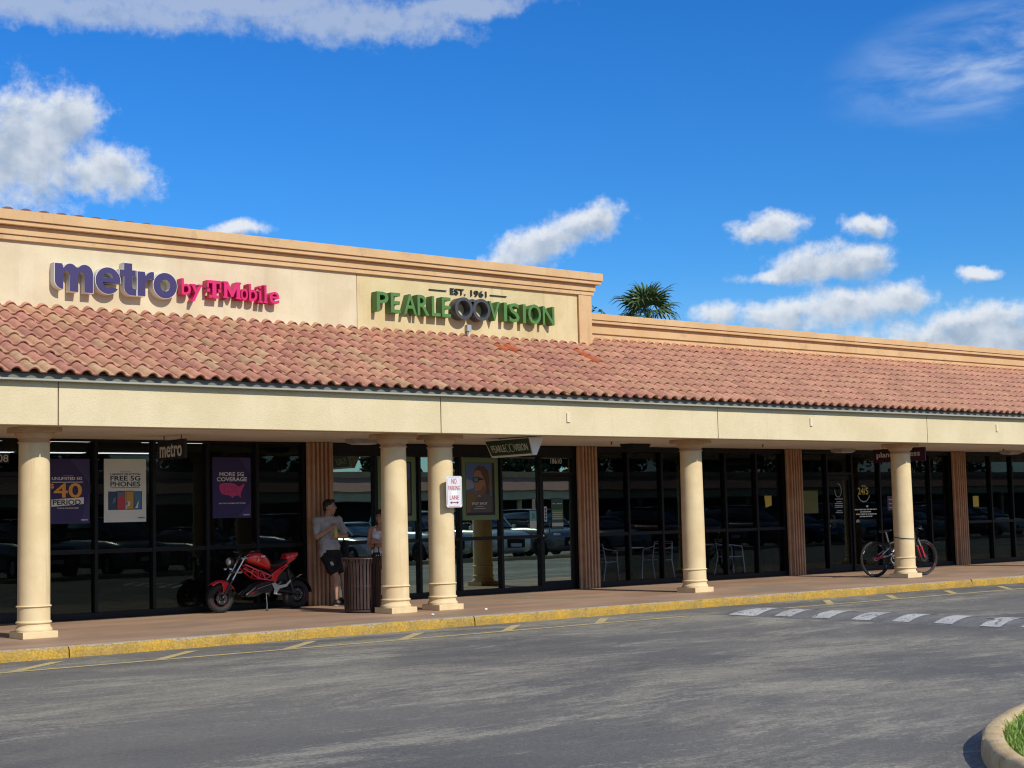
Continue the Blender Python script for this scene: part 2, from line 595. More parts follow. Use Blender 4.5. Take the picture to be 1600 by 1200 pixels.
worn_paint('kerb_yellow', (0.47, 0.275, 0.028), (0.33, 0.215, 0.045), (0.33, 0.265, 0.15), 0.42, 19, False, True)
worn_paint('line_yellow', (0.60, 0.46, 0.19), (0.50, 0.41, 0.21), (0.25, 0.23, 0.17), 0.36, 12, True)
worn_paint('hump_white', (0.58, 0.565, 0.52), (0.46, 0.45, 0.42), (0.2, 0.2, 0.18), 0.42, 9, True)
vary('island_concrete', (0.50, 0.355, 0.175), (0.60, 0.45, 0.245), 6, 0.85, 0.8, 45, speck=(9, 0.58, (0.34, 0.245, 0.13), 0.65))
vary('soil', (0.07, 0.10, 0.025), (0.11, 0.14, 0.04), 9, 0.9)
vary('grass_blade', (0.15, 0.25, 0.035), (0.25, 0.36, 0.075), 14, 0.6)


def tile_mat(name, obj):
    m = mat(name, (0.45, 0.2, 0.15), 0.75, 0, 0.3)
    t = NT(m.node_tree)
    b = t.n['Principled BSDF']
    if obj:
        c = t.add('ShaderNodeObjectInfo').outputs['Color']
    else:
        c = t.add('ShaderNodeAttribute', attribute_name='tile_color').outputs['Color']
    pos = t.add('ShaderNodeNewGeometry').outputs['Position']
    n = t.noise(pos, 9, 5, 0.65)
    c = t.mix(0.6, c, t.mix(t.ramp(n, 0.3, 0.7), (0.74, 0.72, 0.74), (1.18, 1.16, 1.10)), 'MULTIPLY')
    k = t.ramp(t.noise(pos, 3.1, 5, 0.7), 0.62, 0.74)
    c = t.mix(t.math('MULTIPLY', k, 0.35), c, (0.30, 0.22, 0.17))
    t.l.new(c, b.inputs['Base Color'])
    bp = t.add('ShaderNodeBump', {'Strength': 0.25, 'Distance': 0.004, 'Height': t.noise(pos, 60, 3, 0.6)})
    t.l.new(bp.outputs[0], b.inputs['Normal'])


tile_mat('tile_single', True)
tile_mat('tile_field', False)
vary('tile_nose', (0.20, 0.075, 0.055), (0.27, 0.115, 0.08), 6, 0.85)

# ------------------------------------------------------------------ lettering (flat outlines made before the scene fills)
def arc(cx, cy, rx, ry, a0, a1, n=12):
    return [(cx+rx*math.cos(rad(a0+(a1-a0)*i/n)), cy+ry*math.sin(rad(a0+(a1-a0)*i/n))) for i in range(n+1)]


CUSTOM = {}
CUSTOM['m'] = [[(0.0, 1.0), (0.27, 1.0), (0.30, 0.88)] + arc(0.575, 0.66, 0.29, 0.36, 150, 42, 10) + arc(1.12, 0.66, 0.31, 0.36, 138, 0, 12) +
               [(1.43, 0.0), (1.12, 0.0)] + arc(0.995, 0.60, 0.125, 0.13, 0, 180, 8) + [(0.87, 0.0), (0.56, 0.0)] +
               arc(0.435, 0.60, 0.125, 0.13, 0, 180, 8) + [(0.31, 0.06)] + arc(0.31, 0.40, 0.31, 0.33, 265, 182, 8)]
CUSTOM['e'] = [arc(0.5, 0.5, 0.5, 0.5, -9, 322, 30) + arc(0.5, 0.47, 0.22, 0.25, -52, -172, 10) + [(0.285, 0.42)],
               [(0.295, 0.60)] + arc(0.5, 0.60, 0.20, 0.19, 180, 0, 10)]
CUSTOM['t'] = [[(0.20, 1.27), (0.54, 1.27), (0.54, 1.0), (0.70, 1.0), (0.70, 0.76), (0.54, 0.76), (0.54, 0.36)] +
               arc(0.64, 0.36, 0.10, 0.11, 180, 270, 5) + [(0.72, 0.25), (0.72, 0.0), (0.55, 0.0)] + arc(0.52, 0.32, 0.32, 0.32, 270, 180, 8) +
               [(0.20, 0.76), (0.0, 0.76), (0.0, 1.0), (0.20, 1.0)]]
CUSTOM['r'] = [[(0.0, 0.0), (0.0, 1.0), (0.30, 1.0), (0.32, 0.86)] + arc(0.62, 0.66, 0.31, 0.36, 150, 82, 6) + [(0.68, 1.02), (0.68, 0.70)] +
               arc(0.60, 0.46, 0.28, 0.26, 75, 180, 7) + [(0.32, 0.0)]]
CUSTOM['o'] = [arc(0.5, 0.5, 0.5, 0.5, 0, 354, 36), arc(0.5, 0.5, 0.215, 0.235, 0, 350, 28)]

STRINGS = {}
_jobs = []


def want(key, body, bold=0.0):
    if key in STRINGS:
        return
    STRINGS[key] = None
    c = bpy.data.curves.new('glyph', 'FONT')
    c.body = body
    c.offset = bold
    c.extrude = 0.5
    c.resolution_u = 3
    o = bpy.data.objects.new('glyph', c)
    COL.objects.link(o)
    _jobs.append((key, o))


def want_poly(key, loops):
    STRINGS[key] = None
    c = bpy.data.curves.new('glyph', 'CURVE')
    c.dimensions = '2D'
    c.fill_mode = 'BOTH'
    c.extrude = 0.5
    for lp in loops:
        sp = c.splines.new('POLY')
        sp.points.add(len(lp)-1)
        for i, p in enumerate(lp):
            sp.points[i].co = (p[0], p[1], 0, 1)
        sp.use_cyclic_u = True
    o = bpy.data.objects.new('glyph', c)
    COL.objects.link(o)
    _jobs.append((key, o))


for k_, lp_ in CUSTOM.items():
    want_poly('metro_'+k_, lp_)
want_poly('s_M', [[(0.0, 0.0), (0.0, 1.0), (0.24, 1.0), (0.5, 0.42), (0.76, 1.0), (1.0, 1.0), (1.0, 0.0), (0.77, 0.0), (0.77, 0.60), (0.56, 0.12), (0.44, 0.12), (0.20, 0.60), (0.20, 0.0)]])
for ch in 'PEARLVISON':
    want('g_'+ch, ch, 0.012)
for ch in 'byMobile':
    want('s_'+ch, ch, 0.010)
for w_ in ('EST.', '1961', 'UNLIMITED 5G', '$', '40', 'PERIOD.', 'LARGEST SELECTION', 'FREE 5G', 'PHONES', 'MORE 5G', 'COVERAGE', 'ON THE T-MOBILE NETWORK',
           'SPLIT SHOT', '24/5', 'metro', 'TAXES & FEES INCLUDED', 'OPEN', 'planet fitness'):
    want(w_, w_, 0.016)
for w_ in ('PEARLE', 'VISION', '18610', '18608', 'NO', 'PARKING', 'LANE'):
    want(w_, w_, 0.004)
dg = bpy.context.evaluated_depsgraph_get()
for key, o in _jobs:
    me = bpy.data.meshes.new_from_object(o.evaluated_get(dg))
    vs = np.array([v.co[:] for v in me.vertices])
    fs = [tuple(p.vertices) for p in me.polygons]
    lo, hi = vs.min(0), vs.max(0)
    vs = (vs-lo)/(hi-lo)
    STRINGS[key] = (vs, fs)
    bpy.data.meshes.remove(me)
for key, o in _jobs:
    d = o.data
    bpy.data.objects.remove(o)
    bpy.data.curves.remove(d)


def letters(key, org, u, v, n, mb=None):
    """put an outline into the box org + [0,1]u + [0,1]v, standing out by n"""
    mb = mb or MB()
    vs, fs = STRINGS[key]
    o, u, v, n = Vector(org), Vector(u), Vector(v), Vector(n)
    mb.add([o+u*a+v*b+n*c for a, b, c in vs], fs)
    return mb


def wall_text(key, x0, x1, z0, z1, y, depth, mb=None):
    return letters(key, (x0, y+depth, z0), (x1-x0, 0, 0), (0, 0, z1-z0), (0, -depth, 0), mb)

# ================================================================== ground, road, walkway
RZ = -0.125
KY = 17.25
tag(MB().quad((-500, -500, RZ), (600, -500, RZ), (600, 600, RZ), (-500, 600, RZ)).build('ground', M['asphalt']), kind='structure')
tag(MB().box(-6, 62, KY+0.16, 22.3, RZ-0.1, 0.0).build('walkway', M['walkway_paint']), kind='structure')

kerb = thing('kerb', (16, KY, RZ), kind='structure')
kx = [-6.0, 1.35, 7.28, 13.2, 19.1, 25.0, 30.9, 36.8, 42.7, 62.0]
kr = random.Random(3)
for a, b in zip(kx[:-1], kx[1:]):
    mb = MB()
    n = max(2, int((b-a-0.012)/0.035)) if b < 40 else 60
    prev = None
    vs, fs = [], []
    wob = 0.0
    for i in range(n+1):
        x = a+0.006+(b-a-0.012)*i/n
        wob = 0.88*wob+kr.gauss(0, 0.0036)
        chip = 0.0
        if kr.random() < 0.22:
            chip = kr.random()*0.03
        prof = [(KY+0.005+wob, RZ-0.03), (KY+0.012+wob, -0.05+kr.gauss(0, 0.002)), (KY+0.022+wob+chip, -0.016-chip*0.8), (KY+0.045+chip, 0.006-chip*0.25), (KY+0.158, 0.006)]
        vs += [(x, y, z) for y, z in prof]
    m = 5
    for i in range(n):
        for k in range(m-1):
            fs.append((i*m+k, (i+1)*m+k, (i+1)*m+k+1, i*m+k+1))
    fs.append(tuple(range(m)))
    fs.append(tuple(range(n*m, n*m+m)))
    mb.add(vs, fs)
    mb.build('kerb_block', M['kerb_yellow'], kerb, smooth=50)

# painted lines of the fire lane
mk = MB()
mk.quad((-4, 15.98, RZ+0.004), (16.2, 16.0, RZ+0.004), (16.2, 16.105, RZ+0.004), (-4, 16.085, RZ+0.004))
mk.quad((17.9, 15.98, RZ+0.004), (50, 15.9, RZ+0.004), (50, 16.005, RZ+0.004), (17.9, 16.085, RZ+0.004))
tag(mk.build('lane_line', M['line_yellow']), kind='structure')
hb = MB()
for k in range(-4, 26):
    x = 6.17+1.66*k
    if 15.6 < x < 18.3:
        continue
    hb.quad((x-0.06, 16.11, RZ+0.004), (x+0.12, 16.11, RZ+0.004), (x+0.88, 16.83, RZ+0.004), (x+0.70, 16.83, RZ+0.004))
tag(hb.build('lane_hatching', M['line_yellow']), kind='structure')

# speed hump
hump = thing('speed_hump', (17.2, 13, RZ), 'low grey asphalt speed hump with worn white blocks across the lane', 'speed hump')
HX0, HX1, HH = 16.62, 17.58, 0.09


def hz(x):
    t = (x-HX0)/(HX1-HX0)
    return HH*math.sin(math.pi*max(0, min(1, t)))**0.8


def hump_strip(y0, y1, lift, x0=HX0, x1=HX1, n=14, taper=None):
    mb = MB()
    vs, fs = [], []
    for i in range(n+1):
        x = x0+(x1-x0)*i/n
        ya, yb = (y0, y1) if taper is None else (y0, y0+(y1-y0)*taper(i/n))
        vs += [(x, ya, RZ+hz(x)+lift), (x, yb, RZ+hz(x)+lift)]
    for i in range(n):
        fs.append((2*i, 2*i+2, 2*i+3, 2*i+1))
    return mb.add(vs, fs)


mb = hump_strip(5.2, 15.7, 0.001)
vs, fs = [], []
n = 14
for i in range(n+1):
    x = HX0+(HX1-HX0)*i/n
    vs += [(x, 15.7, RZ+hz(x)+0.001), (x, 16.05, RZ), (x, 5.2, RZ+hz(x)+0.001), (x, 4.8, RZ)]
for i in range(n):
    fs.append((4*i, 4*i+4, 4*i+5, 4*i+1))
    fs.append((4*i+2, 4*i+6, 4*i+7, 4*i+3))
mb.add(vs, fs)
vary('hump_asphalt', (0.135, 0.132, 0.124), (0.19, 0.184, 0.168), 6, 0.85, 0.8, 60, speck=(38, 0.56, (0.27, 0.26, 0.24), 0.6))
mb.build('hump_body', M['hump_asphalt'], hump, smooth=40)
for (a, b) in ((14.50, 14.80), (13.82, 14.13), (13.13, 13.44), (12.50, 12.77), (11.84, 12.12), (10.55, 10.85), (9.9, 10.2), (9.25, 9.55), (8.6, 8.9), (7.9, 8.2)):
    hump_strip(a, b, 0.005, HX0+0.04, HX1-0.04).build('white_block', M['hump_white'], hump, smooth=40)
hump_strip(15.11, 15.66, 0.005, HX0+0.01, 17.45, 14, lambda t: 1-t*0.93).build('white_block', M['hump_white'], hump, smooth=40)
hump_strip(11.13, 11.42, 0.005, HX0+0.02, 17.15).build('white_block', M['hump_white'], hump, smooth=40)
MB().add([(16.95, 11.55, RZ+hz(16.95)+0.009), (17.12, 10.95, RZ+hz(17.12)+0.009), (17.28, 11.42, RZ+hz(17.28)+0.009)], [(0, 1, 2)]).build('white_block', M['hump_white'], hump)

# planted island by the camera
isl = thing('planted_island', (9, 4.5, RZ), 'rounded concrete kerb island filled with green grass, lower right corner', 'island')
out_l = [(7.0, 2.0), (6.98, 3.2), (7.08, 4.1), (7.22, 4.62), (7.40, 4.93), (7.62, 5.18), (7.89, 5.42), (8.17, 5.63), (8.46, 5.82), (8.88, 6.02), (9.28, 6.18), (9.69, 6.30), (10.2, 6.38), (11.0, 6.40), (13.0, 6.40), (14.0, 6.1), (14.3, 5.2), (14.3, 2.0)]


def spline(pts, n=5):
    P = [Vector((p[0], p[1], 0)) for p in pts]
    o = []
    for i in range(len(P)-1):
        p0, p1, p2, p3 = P[max(i-1, 0)], P[i], P[i+1], P[min(i+2, len(P)-1)]
        for k in range(n):
            t = k/n
            o.append(0.5*((2*p1)+(-p0+p2)*t+(2*p0-5*p1+4*p2-p3)*t*t+(-p0+3*p1-3*p2+p3)*t**3))
    o.append(P[-1])
    return o


ol = spline(out_l, 5)
inn = []
for i, p in enumerate(ol):
    d = (ol[min(i+1, len(ol)-1)]-ol[max(i-1, 0)]).normalized()
    inn.append(p+Vector((d.y, -d.x, 0))*0.128)
vs, fs = [], []
for p, q in zip(ol, inn):
    d = (q-p).normalized()
    j = kr.gauss(0, 0.003)
    for off, z in ((-0.012, RZ-0.02), (0.0, RZ+0.06), (0.006+j, -0.022), (0.03, 0.0+j), (0.105, 0.002+j), (0.128, -0.012), (0.128, -0.07)):
        vs.append(p+d*off+Vector((0, 0, z)))
m = 7
for i in range(len(ol)-1):
    for k in range(m-1):
        fs.append((i*m+k, (i+1)*m+k, (i+1)*m+k+1, i*m+k+1))
MB().add(vs, fs).build('kerb_ring', M['island_concrete'], isl, smooth=50)
MB().add([p+Vector((0, 0, -0.045)) for p in inn], [tuple(range(len(inn)))]).build('soil_bed', M['soil'], isl)
gm = MB()
gr = random.Random(9)
poly = [(p.x, p.y) for p in inn]


def inside(x, y):
    c = False
    j = len(poly)-1
    for i in range(len(poly)):
        (xi, yi), (xj, yj) = poly[i], poly[j]
        if (yi > y) != (yj > y) and x < (xj-xi)*(y-yi)/(yj-yi)+xi:
            c = not c
        j = i
    return c


cnt = 0
while cnt < 26000:
    x, y = gr.uniform(7.0, 10.6), gr.uniform(3.3, 6.4)
    if not inside(x, y):
        continue
    cnt += 1
    a = gr.random()*6.28
    h = gr.uniform(0.025, 0.075)
    w = gr.uniform(0.003, 0.006)
    lean = gr.uniform(0.01, 0.05)
    b = gr.random()*6.28
    dx, dy = math.cos(a)*w, math.sin(a)*w
    z = -0.046
    gm.add([(x-dx, y-dy, z), (x+dx, y+dy, z), (x+dx*0.7+math.cos(b)*lean*0.5, y+dy*0.7+math.sin(b)*lean*0.5, z+h*0.65), (x+math.cos(b)*lean, y+math.sin(b)*lean, z+h)], [(0, 1, 2), (0, 2, 3)])
g_ = gm.build('grass', M['grass_blade'])
tag(g_, 'short bright green grass growing inside the kerb island', 'grass', kind='stuff')

# ================================================================== the shopping plaza
PZ = thing('shopping_plaza', (16, 22, 0), 'cream stucco strip mall with red tile canopy roof and round columns', 'building')
FY = 18.40           # fascia face
GY = 22.10           # glass line
TY = 20.80           # sign tower face
RYR = 21.12          # lower parapet face
SOF0, SOF1 = 2.652, 2.70


def soffit_z(y):
    return SOF0+(SOF1-SOF0)*(y-FY)/(GY-FY)


XL, XR = -6.0, 60.0
# fascia panels with open joints
mat('patch_cream', (0.72, 0.63, 0.44), 0.7)
jx = [-4.2, 1.70, 7.616, 13.52, 19.45, 25.39, 31.3, 37.2, 43.1, 49.0, 54.9, 60.0]
for a, b in zip(jx[:-1], jx[1:]):
    MB().box(a+0.007, b-0.007, FY, FY+0.12, SOF0-0.006, 3.23).build('fascia_panel', M['fascia_stucco'], PZ, bevel=0.006)
MB().box(XL, XR, FY+0.05, FY+0.30, SOF0-0.004, 3.36).build('fascia_backing', M['capital_paint'], PZ)
for x, z in ((16.02, 2.93), (21.9, 2.98), (27.75, 2.98), (4.0, 2.95)):
    MB().box(x-0.035, x+0.035, FY-0.022, FY-0.001, z-0.075, z+0.075).build('patch_plate', M['patch_cream'], PZ, bevel=0.004)
# soffit, drip edge and gutter
MB().add([(XL, FY+0.11, SOF0), (XR, FY+0.11, SOF0), (XR, GY+0.2, SOF1+0.003), (XL, GY+0.2, SOF1+0.003),
          (XL, FY+0.11, SOF0+0.1), (XR, FY+0.11, SOF0+0.1), (XR, GY+0.2, SOF1+0.1), (XL, GY+0.2, SOF1+0.1)],
         [(0, 1, 2, 3), (4, 5, 6, 7), (0, 1, 5, 4), (2, 3, 7, 6)]).build('soffit', M['soffit_paint'], PZ)
MB().prism([(18.312, 3.212), (18.312, 3.275), (18.36, 3.275), (18.43, 3.24), (18.43, 3.212)], XL, XR, 'yz').build('gutter', M['gutter_metal'], PZ)
MB().box(XL, XR, 18.298, 18.36, 3.188, 3.2118).build('gutter_lip', M['gutter_lip'], PZ, bevel=0.004)

# roof: deck and clay S-tiles
SL = 0.463
EY, EZ0 = 18.24, 3.262
cs, sn = 1/math.sqrt(1+SL*SL), SL/math.sqrt(1+SL*SL)
MB().add([(XL, EY+0.13, EZ0-0.02+0.13*SL), (XR, EY+0.13, EZ0-0.02+0.13*SL), (XR, 21.3, EZ0-0.02+SL*(21.3-EY)), (XL, 21.3, EZ0-0.02+SL*(21.3-EY)),
          (XL, EY+0.20, EZ0-0.02), (XR, EY+0.20, EZ0-0.02)], [(0, 1, 2, 3), (0, 1, 5, 4)]).build('roof_deck', M['capital_paint'], PZ)
TW, TE = 0.2245, 0.345


def tile_mesh_pts(jn=0.0):
    prof = []
    for t in (0.0, 0.018, 0.045, 0.075, 0.105, 0.132, 0.150, 0.19, 0.236):
        if t <= 0.150:
            h = 0.054*max(0.0, math.sin(math.pi*t/0.150))**0.75
        else:
            h = -0.006*math.sin(math.pi*(t-0.15)/0.086)
        prof.append((t, h))
    vs, fs = [], []
    L = TE+0.055
    n = len(prof)
    for (vv, base) in ((0.0, 0.034), (L, 0.004)):
        for th in (0.0, -0.017):
            for t, h in prof:
                hh = h+base+th
                vs.append((t, vv*cs-hh*sn, vv*sn+hh*cs))
    # 0:n front top, n:2n front bottom, 2n:3n back top, 3n:4n back bottom
    for i in range(n-1):
        fs.append((i, i+1, 2*n+i+1, 2*n+i))
        fs.append((i, n+i, n+i+1, i+1))
        fs.append((n+i, 3*n+i, 3*n+i+1, n+i+1))
    return vs, fs


tvs, tfs = tile_mesh_pts()
tmb = MB().add(tvs, tfs)
tile_me = tmb.mesh('roof_tile', M['tile_single'], (0, 0, 0), 60)
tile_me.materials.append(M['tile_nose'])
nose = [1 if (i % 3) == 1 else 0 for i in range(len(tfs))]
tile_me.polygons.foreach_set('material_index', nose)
PAL = [tuple(a*b for a, b in zip(q, (1.13, 1.20, 1.06))) for q in [(0.40, 0.165, 0.125), (0.45, 0.20, 0.14), (0.46, 0.265, 0.155), (0.34, 0.135, 0.12), (0.43, 0.185, 0.145), (0.40, 0.235, 0.14), (0.37, 0.145, 0.115), (0.47, 0.23, 0.15)]]
tr = random.Random(21)
tiles = []
ncol = int((44-2.0)/TW)
for r in range(10):
    for c in range(ncol):
        x = 2.0+c*TW
        v = r*TE
        y, z = EY+v*cs, EZ0+v*sn
        lim = TY+0.02 if x < 19.0 else RYR+0.02
        if y > lim-0.05:
            continue
        col = list(tr.choice(PAL))
        col = [0.50*a+0.50*b for a, b in zip(col, (0.49, 0.25, 0.165))]
        k = tr.uniform(0.90, 1.12)
        if x < 14 and tr.random() < 0.12:
            col = [0.50, 0.32, 0.185]
        if x > 18:
            col = [0.5*a+0.5*b for a, b in zip(col, (0.56, 0.30, 0.19))]
        col = [q*k for q in col]
        dist = x*0.627+y*0.774
        vis = 1 if (x/y > 0.36 and x/y < 1.62) else 0
        tiles.append([(vis, -dist), (x+tr.gauss(0, 0.003), y, z+tr.gauss(0, 0.002)), col, tr.gauss(0, 0.006)])
for tx, ty in ((16.25, 20.05), (17.95, 20.0)):
    best = sorted(tiles, key=lambda q: (q[1][0]-tx)**2+(q[1][1]-ty)**2)[:2]
    for q in best:
        q[2] = [0.50, 0.13, 0.05]
tiles.sort(key=lambda q: q[0], reverse=True)
for q in tiles[:300]:
    o = bpy.data.objects.new('roof_tile', tile_me)
    o.location = Vector(q[1])-ORG[PZ]
    o.rotation_euler = (0, 0, q[3])
    o.color = (*q[2], 1)
    o.parent = PZ
    COL.objects.link(o)
rest = tiles[300:]
tva = np.array(tvs)
nv = len(tva)
allv = np.concatenate([tva+np.array(q[1])-np.array(ORG[PZ]) for q in rest])
allf = [tuple(i+nv*k for i in f) for k in range(len(rest)) for f in tfs]
me = bpy.data.meshes.new('roof_tile_field')
me.from_pydata(allv.tolist(), [], allf)
me.materials.append(M['tile_field'])
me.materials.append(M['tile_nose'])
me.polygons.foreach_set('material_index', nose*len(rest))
ca = me.color_attributes.new('tile_color', 'FLOAT_COLOR', 'POINT')
ca.data.foreach_set('color', np.repeat(np.array([[*q[2], 1.0] for q in rest]), nv, axis=0).ravel())
me.polygons.foreach_set('use_smooth', [True]*len(me.polygons))
me.set_sharp_from_angle(angle=rad(60))
tf = bpy.data.objects.new('roof_tile_field', me)
tf.parent = PZ
tf['kind'] = 'stuff'
COL.objects.link(tf)

# sign tower: two stucco wall panels, corner pier, stepped cornice
TT = 5.782
TXR = 18.72
MB().box(-4, 13.635-0.006, TY, TY+0.3, 3.6, TT-0.37).build('sign_wall', M['metro_stucco'], PZ)
MB().box(13.635+0.006, TXR-0.32, TY, TY+0.3, 3.6, TT-0.37).build('sign_wall', M['pearle_stucco'], PZ)
MB().box(13.62, 13.65, TY+0.012, TY+0.3, 3.6, TT-0.37).build('joint_strip', M['capital_paint'], PZ)
MB().box(TXR-0.31, TXR, TY-0.04, TY+3.0, 3.6, TT-0.402).build('corner_pier', M['trim_stucco'], PZ, bevel=0.005)


def cornice(name, x0, x1, yf, steps, depth, ret):
    for i, (z0, z1, p) in enumerate(steps):
        MB().box(x0, x1+(p if ret else 0), yf-p, yf+depth, z0, z1).build(name, M['trim_stucco'], PZ, bevel=0.006)


cornice('cornice_band', -4.2, TXR, TY, [(TT-0.400, TT-0.328, 0.052), (TT-0.326, TT-0.205, 0.076), (TT-0.203, TT-0.142, 0.150), (TT-0.140, TT, 0.178)], 3.0, True)
# small clay cap tiles along the tower top
for k in range(11):
    x = 7.3+k*0.258
    m_ = MB()
    vs, fs = [], []
    for i in range(7):
        a = math.pi*i/6
        for yy in (TY-0.16, TY+0.35):
            vs.append((x+0.075*math.cos(a), yy, TT+0.002+0.040*math.sin(a)*(1-0.05*k)))
    for i in range(6):
        fs.append((2*i, 2*i+1, 2*i+3, 2*i+2))
    fs.append(tuple(range(0, 14, 2)))
    o = m_.add(vs, fs).build('cap_tile', M['tile_single'], PZ, smooth=50)
    o.color = (0.20, 0.10, 0.085, 1)
# lower parapet to the right
PT = 5.105
MB().box(TXR+0.001, XR, RYR, RYR+0.3, 3.8, PT-0.36).build('parapet_wall', M['trim_stucco'], PZ)
cornice('parapet_band', TXR+0.002, XR, RYR, [(PT-0.362, PT-0.182, 0.034), (PT-0.180, PT-0.122, 0.105), (PT-0.120, PT, 0.128)], 0.35, False)
# body behind
vary('rear_stucco', (0.55, 0.45, 0.32), (0.6, 0.5, 0.36), 1, 0.9)
MB().box(XL, XR, 31.2, 44, 0, 4.3).build('rear_block', M['rear_stucco'], PZ)
MB().box(XL, XR, RYR+0.36, 31.2, 3.9, 4.0).build('flat_roof', M['dark_ceiling'], PZ)
# interior shells
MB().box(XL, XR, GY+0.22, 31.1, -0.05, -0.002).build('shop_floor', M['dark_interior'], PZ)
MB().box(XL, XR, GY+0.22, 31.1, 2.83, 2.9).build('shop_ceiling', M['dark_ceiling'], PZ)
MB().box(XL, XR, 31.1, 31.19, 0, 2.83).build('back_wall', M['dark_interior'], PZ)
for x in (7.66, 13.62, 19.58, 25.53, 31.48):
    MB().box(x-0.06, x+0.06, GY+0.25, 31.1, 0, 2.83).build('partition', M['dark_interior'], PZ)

# columns
COLX = [1.65, 7.58, 13.12, 13.985, 19.45, 25.40, 31.35]


def make_column(x):
    cy = 19.08
    col = thing('column', (x, cy, 0))
    del ORG[col]
    ORG[col] = Vector((x, cy, 0))
    top = soffit_z(18.9)-0.001
    MB().box(x-0.228, x+0.228, cy-0.228, cy+0.228, 0.0, 0.086).build('plinth', M['column_paint'], col, bevel=0.006)
    MB().lathe([(0.226, 0.0862), (0.230, 0.10), (0.226, 0.118), (0.212, 0.132), (0.203, 0.155), (0.202, 0.176), (0.212, 0.182), (0.222, 0.192), (0.222, 0.202), (0.212, 0.212), (0.2025, 0.217),
                (0.201, 0.382), (0.213, 0.388), (0.220, 0.397), (0.213, 0.407), (0.200, 0.412), (0.1995, 0.9), (0.196, 1.6), (0.190, 2.455)], 40, (x, cy, 0)).build('shaft', M['column_paint'], col, smooth=50)
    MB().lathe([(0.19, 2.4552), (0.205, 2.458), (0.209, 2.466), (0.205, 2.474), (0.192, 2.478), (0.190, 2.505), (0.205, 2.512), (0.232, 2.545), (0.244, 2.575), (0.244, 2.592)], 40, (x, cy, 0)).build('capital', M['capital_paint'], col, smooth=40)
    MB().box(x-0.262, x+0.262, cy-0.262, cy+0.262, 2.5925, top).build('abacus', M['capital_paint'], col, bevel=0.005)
    col.parent = PZ
    col.location = Vector((x, cy, 0))-ORG[PZ]
    return col


c0 = make_column(COLX[0])
for x in COLX[1:]:
    c = copy_tree(c0)
    c.parent = PZ
    c.location = Vector((x, 19.08, 0))-ORG[PZ]

# ribbed pilasters between the shops
for x in (7.66, 13.62, 19.58, 25.53, 31.48, 37.4):
    mb = MB()
    x0, x1, y0 = x-0.20, x+0.20, 21.90
    pts = []

    def ribs(a, b, n):
        w = (b-a)/n
        o = []
        for i in range(n):
            s = a+i*w
            o += [(s+w*0.16, 0.0), (s+w*0.24, 0.05), (s+w*0.66, 0.05), (s+w*0.74, 0.0)]
        return o
    for t, h in ribs(x0, x1, 5):
        pts.append((t, y0+0.035-h))
    pts.append((x1, y0+0.02))
    for t, h in ribs(0, 0.2, 2):
        pts.append((x1+h-0.0, y0+0.02+t+0.01))
    pts.append((x1, GY+0.12))
    pts.append((x0, GY+0.12))
    for t, h in reversed(ribs(0, 0.2, 2)):
        pts.append((x0-h, y0+0.02+t+0.01))
    pts.append((x0, y0+0.02))
    mb.prism(pts, 0.0, SOF1-0.01, 'xy').build('pilaster', M['pilaster_paint'], PZ)

# storefronts: mullions, rails, panes
BZ, HZ = 0.10, 2.69


def mull(x, w=0.055, z0=BZ, z1=2.6):
    MB().box(x-w/2, x+w/2, GY-0.07, GY+0.07, z0, z1).build('mullion', M['black_frame'], PZ, bevel=0.004)


def pane(x0, x1, z0, z1, g):
    MB().box(x0, x1, GY-0.004, GY+0.004, z0, z1).build('window_pane', M[g], PZ)


def bay(x0, x1, mulls, g, top, rails, door=None):
    hh = HZ
    MB().box(x0, x1, GY-0.068, GY+0.068, 0.0 if door is None else 0.0, BZ-0.001).build('sill', M['black_frame'], PZ, bevel=0.004) if door is None else None
    if door:
        for a, b in ((x0, door[0]-0.056), (door[1]+0.056, x1)):
            if b-a > 0.08:
                MB().box(a, b, GY-0.068, GY+0.068, 0.0, BZ-0.001).build('sill', M['black_frame'], PZ, bevel=0.004)
    MB().box(x0, x1, GY-0.068, GY+0.068, top, hh).build('header', M['black_frame'], PZ, bevel=0.004)
    xs = [x0]+list(mulls)+[x1]
    for m_ in mulls:
        mull(m_, 0.055, BZ if not (door and (abs(m_-door[0]) < 0.06 or abs(m_-door[1]) < 0.06)) else 0.0, top-0.001)
    for a, b in zip(xs[:-1], xs[1:]):
        isdoor = door and a-0.06 < (door[0]+door[1])/2 < b+0.06 and a < door[1]-0.1 and b > door[0]+0.1
        if isdoor:
            pane(a+0.028, b-0.028, 2.20, top-0.001, g)
            MB().box(a+0.0285, b-0.0285, GY-0.066, GY+0.066, 2.14, 2.199).build('transom_bar', M['black_frame'], PZ, bevel=0.004)
        elif rails:
            pane(a+0.028, b-0.028, BZ, 0.975, g)
            pane(a+0.028, b-0.028, 1.04, top-0.001, g)
            MB().box(a+0.0285, b-0.0285, GY-0.062, GY+0.062, 0.976, 1.039).build('rail', M['black_frame'], PZ, bevel=0.004)
        else:
            pane(a+0.028, b-0.028, BZ, top-0.001, g)
    for xx in (x0+0.03, x1-0.03):
        MB().box(xx-0.029, xx+0.029, GY-0.071, GY+0.071, 0.0, top-0.002).build('jamb', M['black_frame'], PZ)


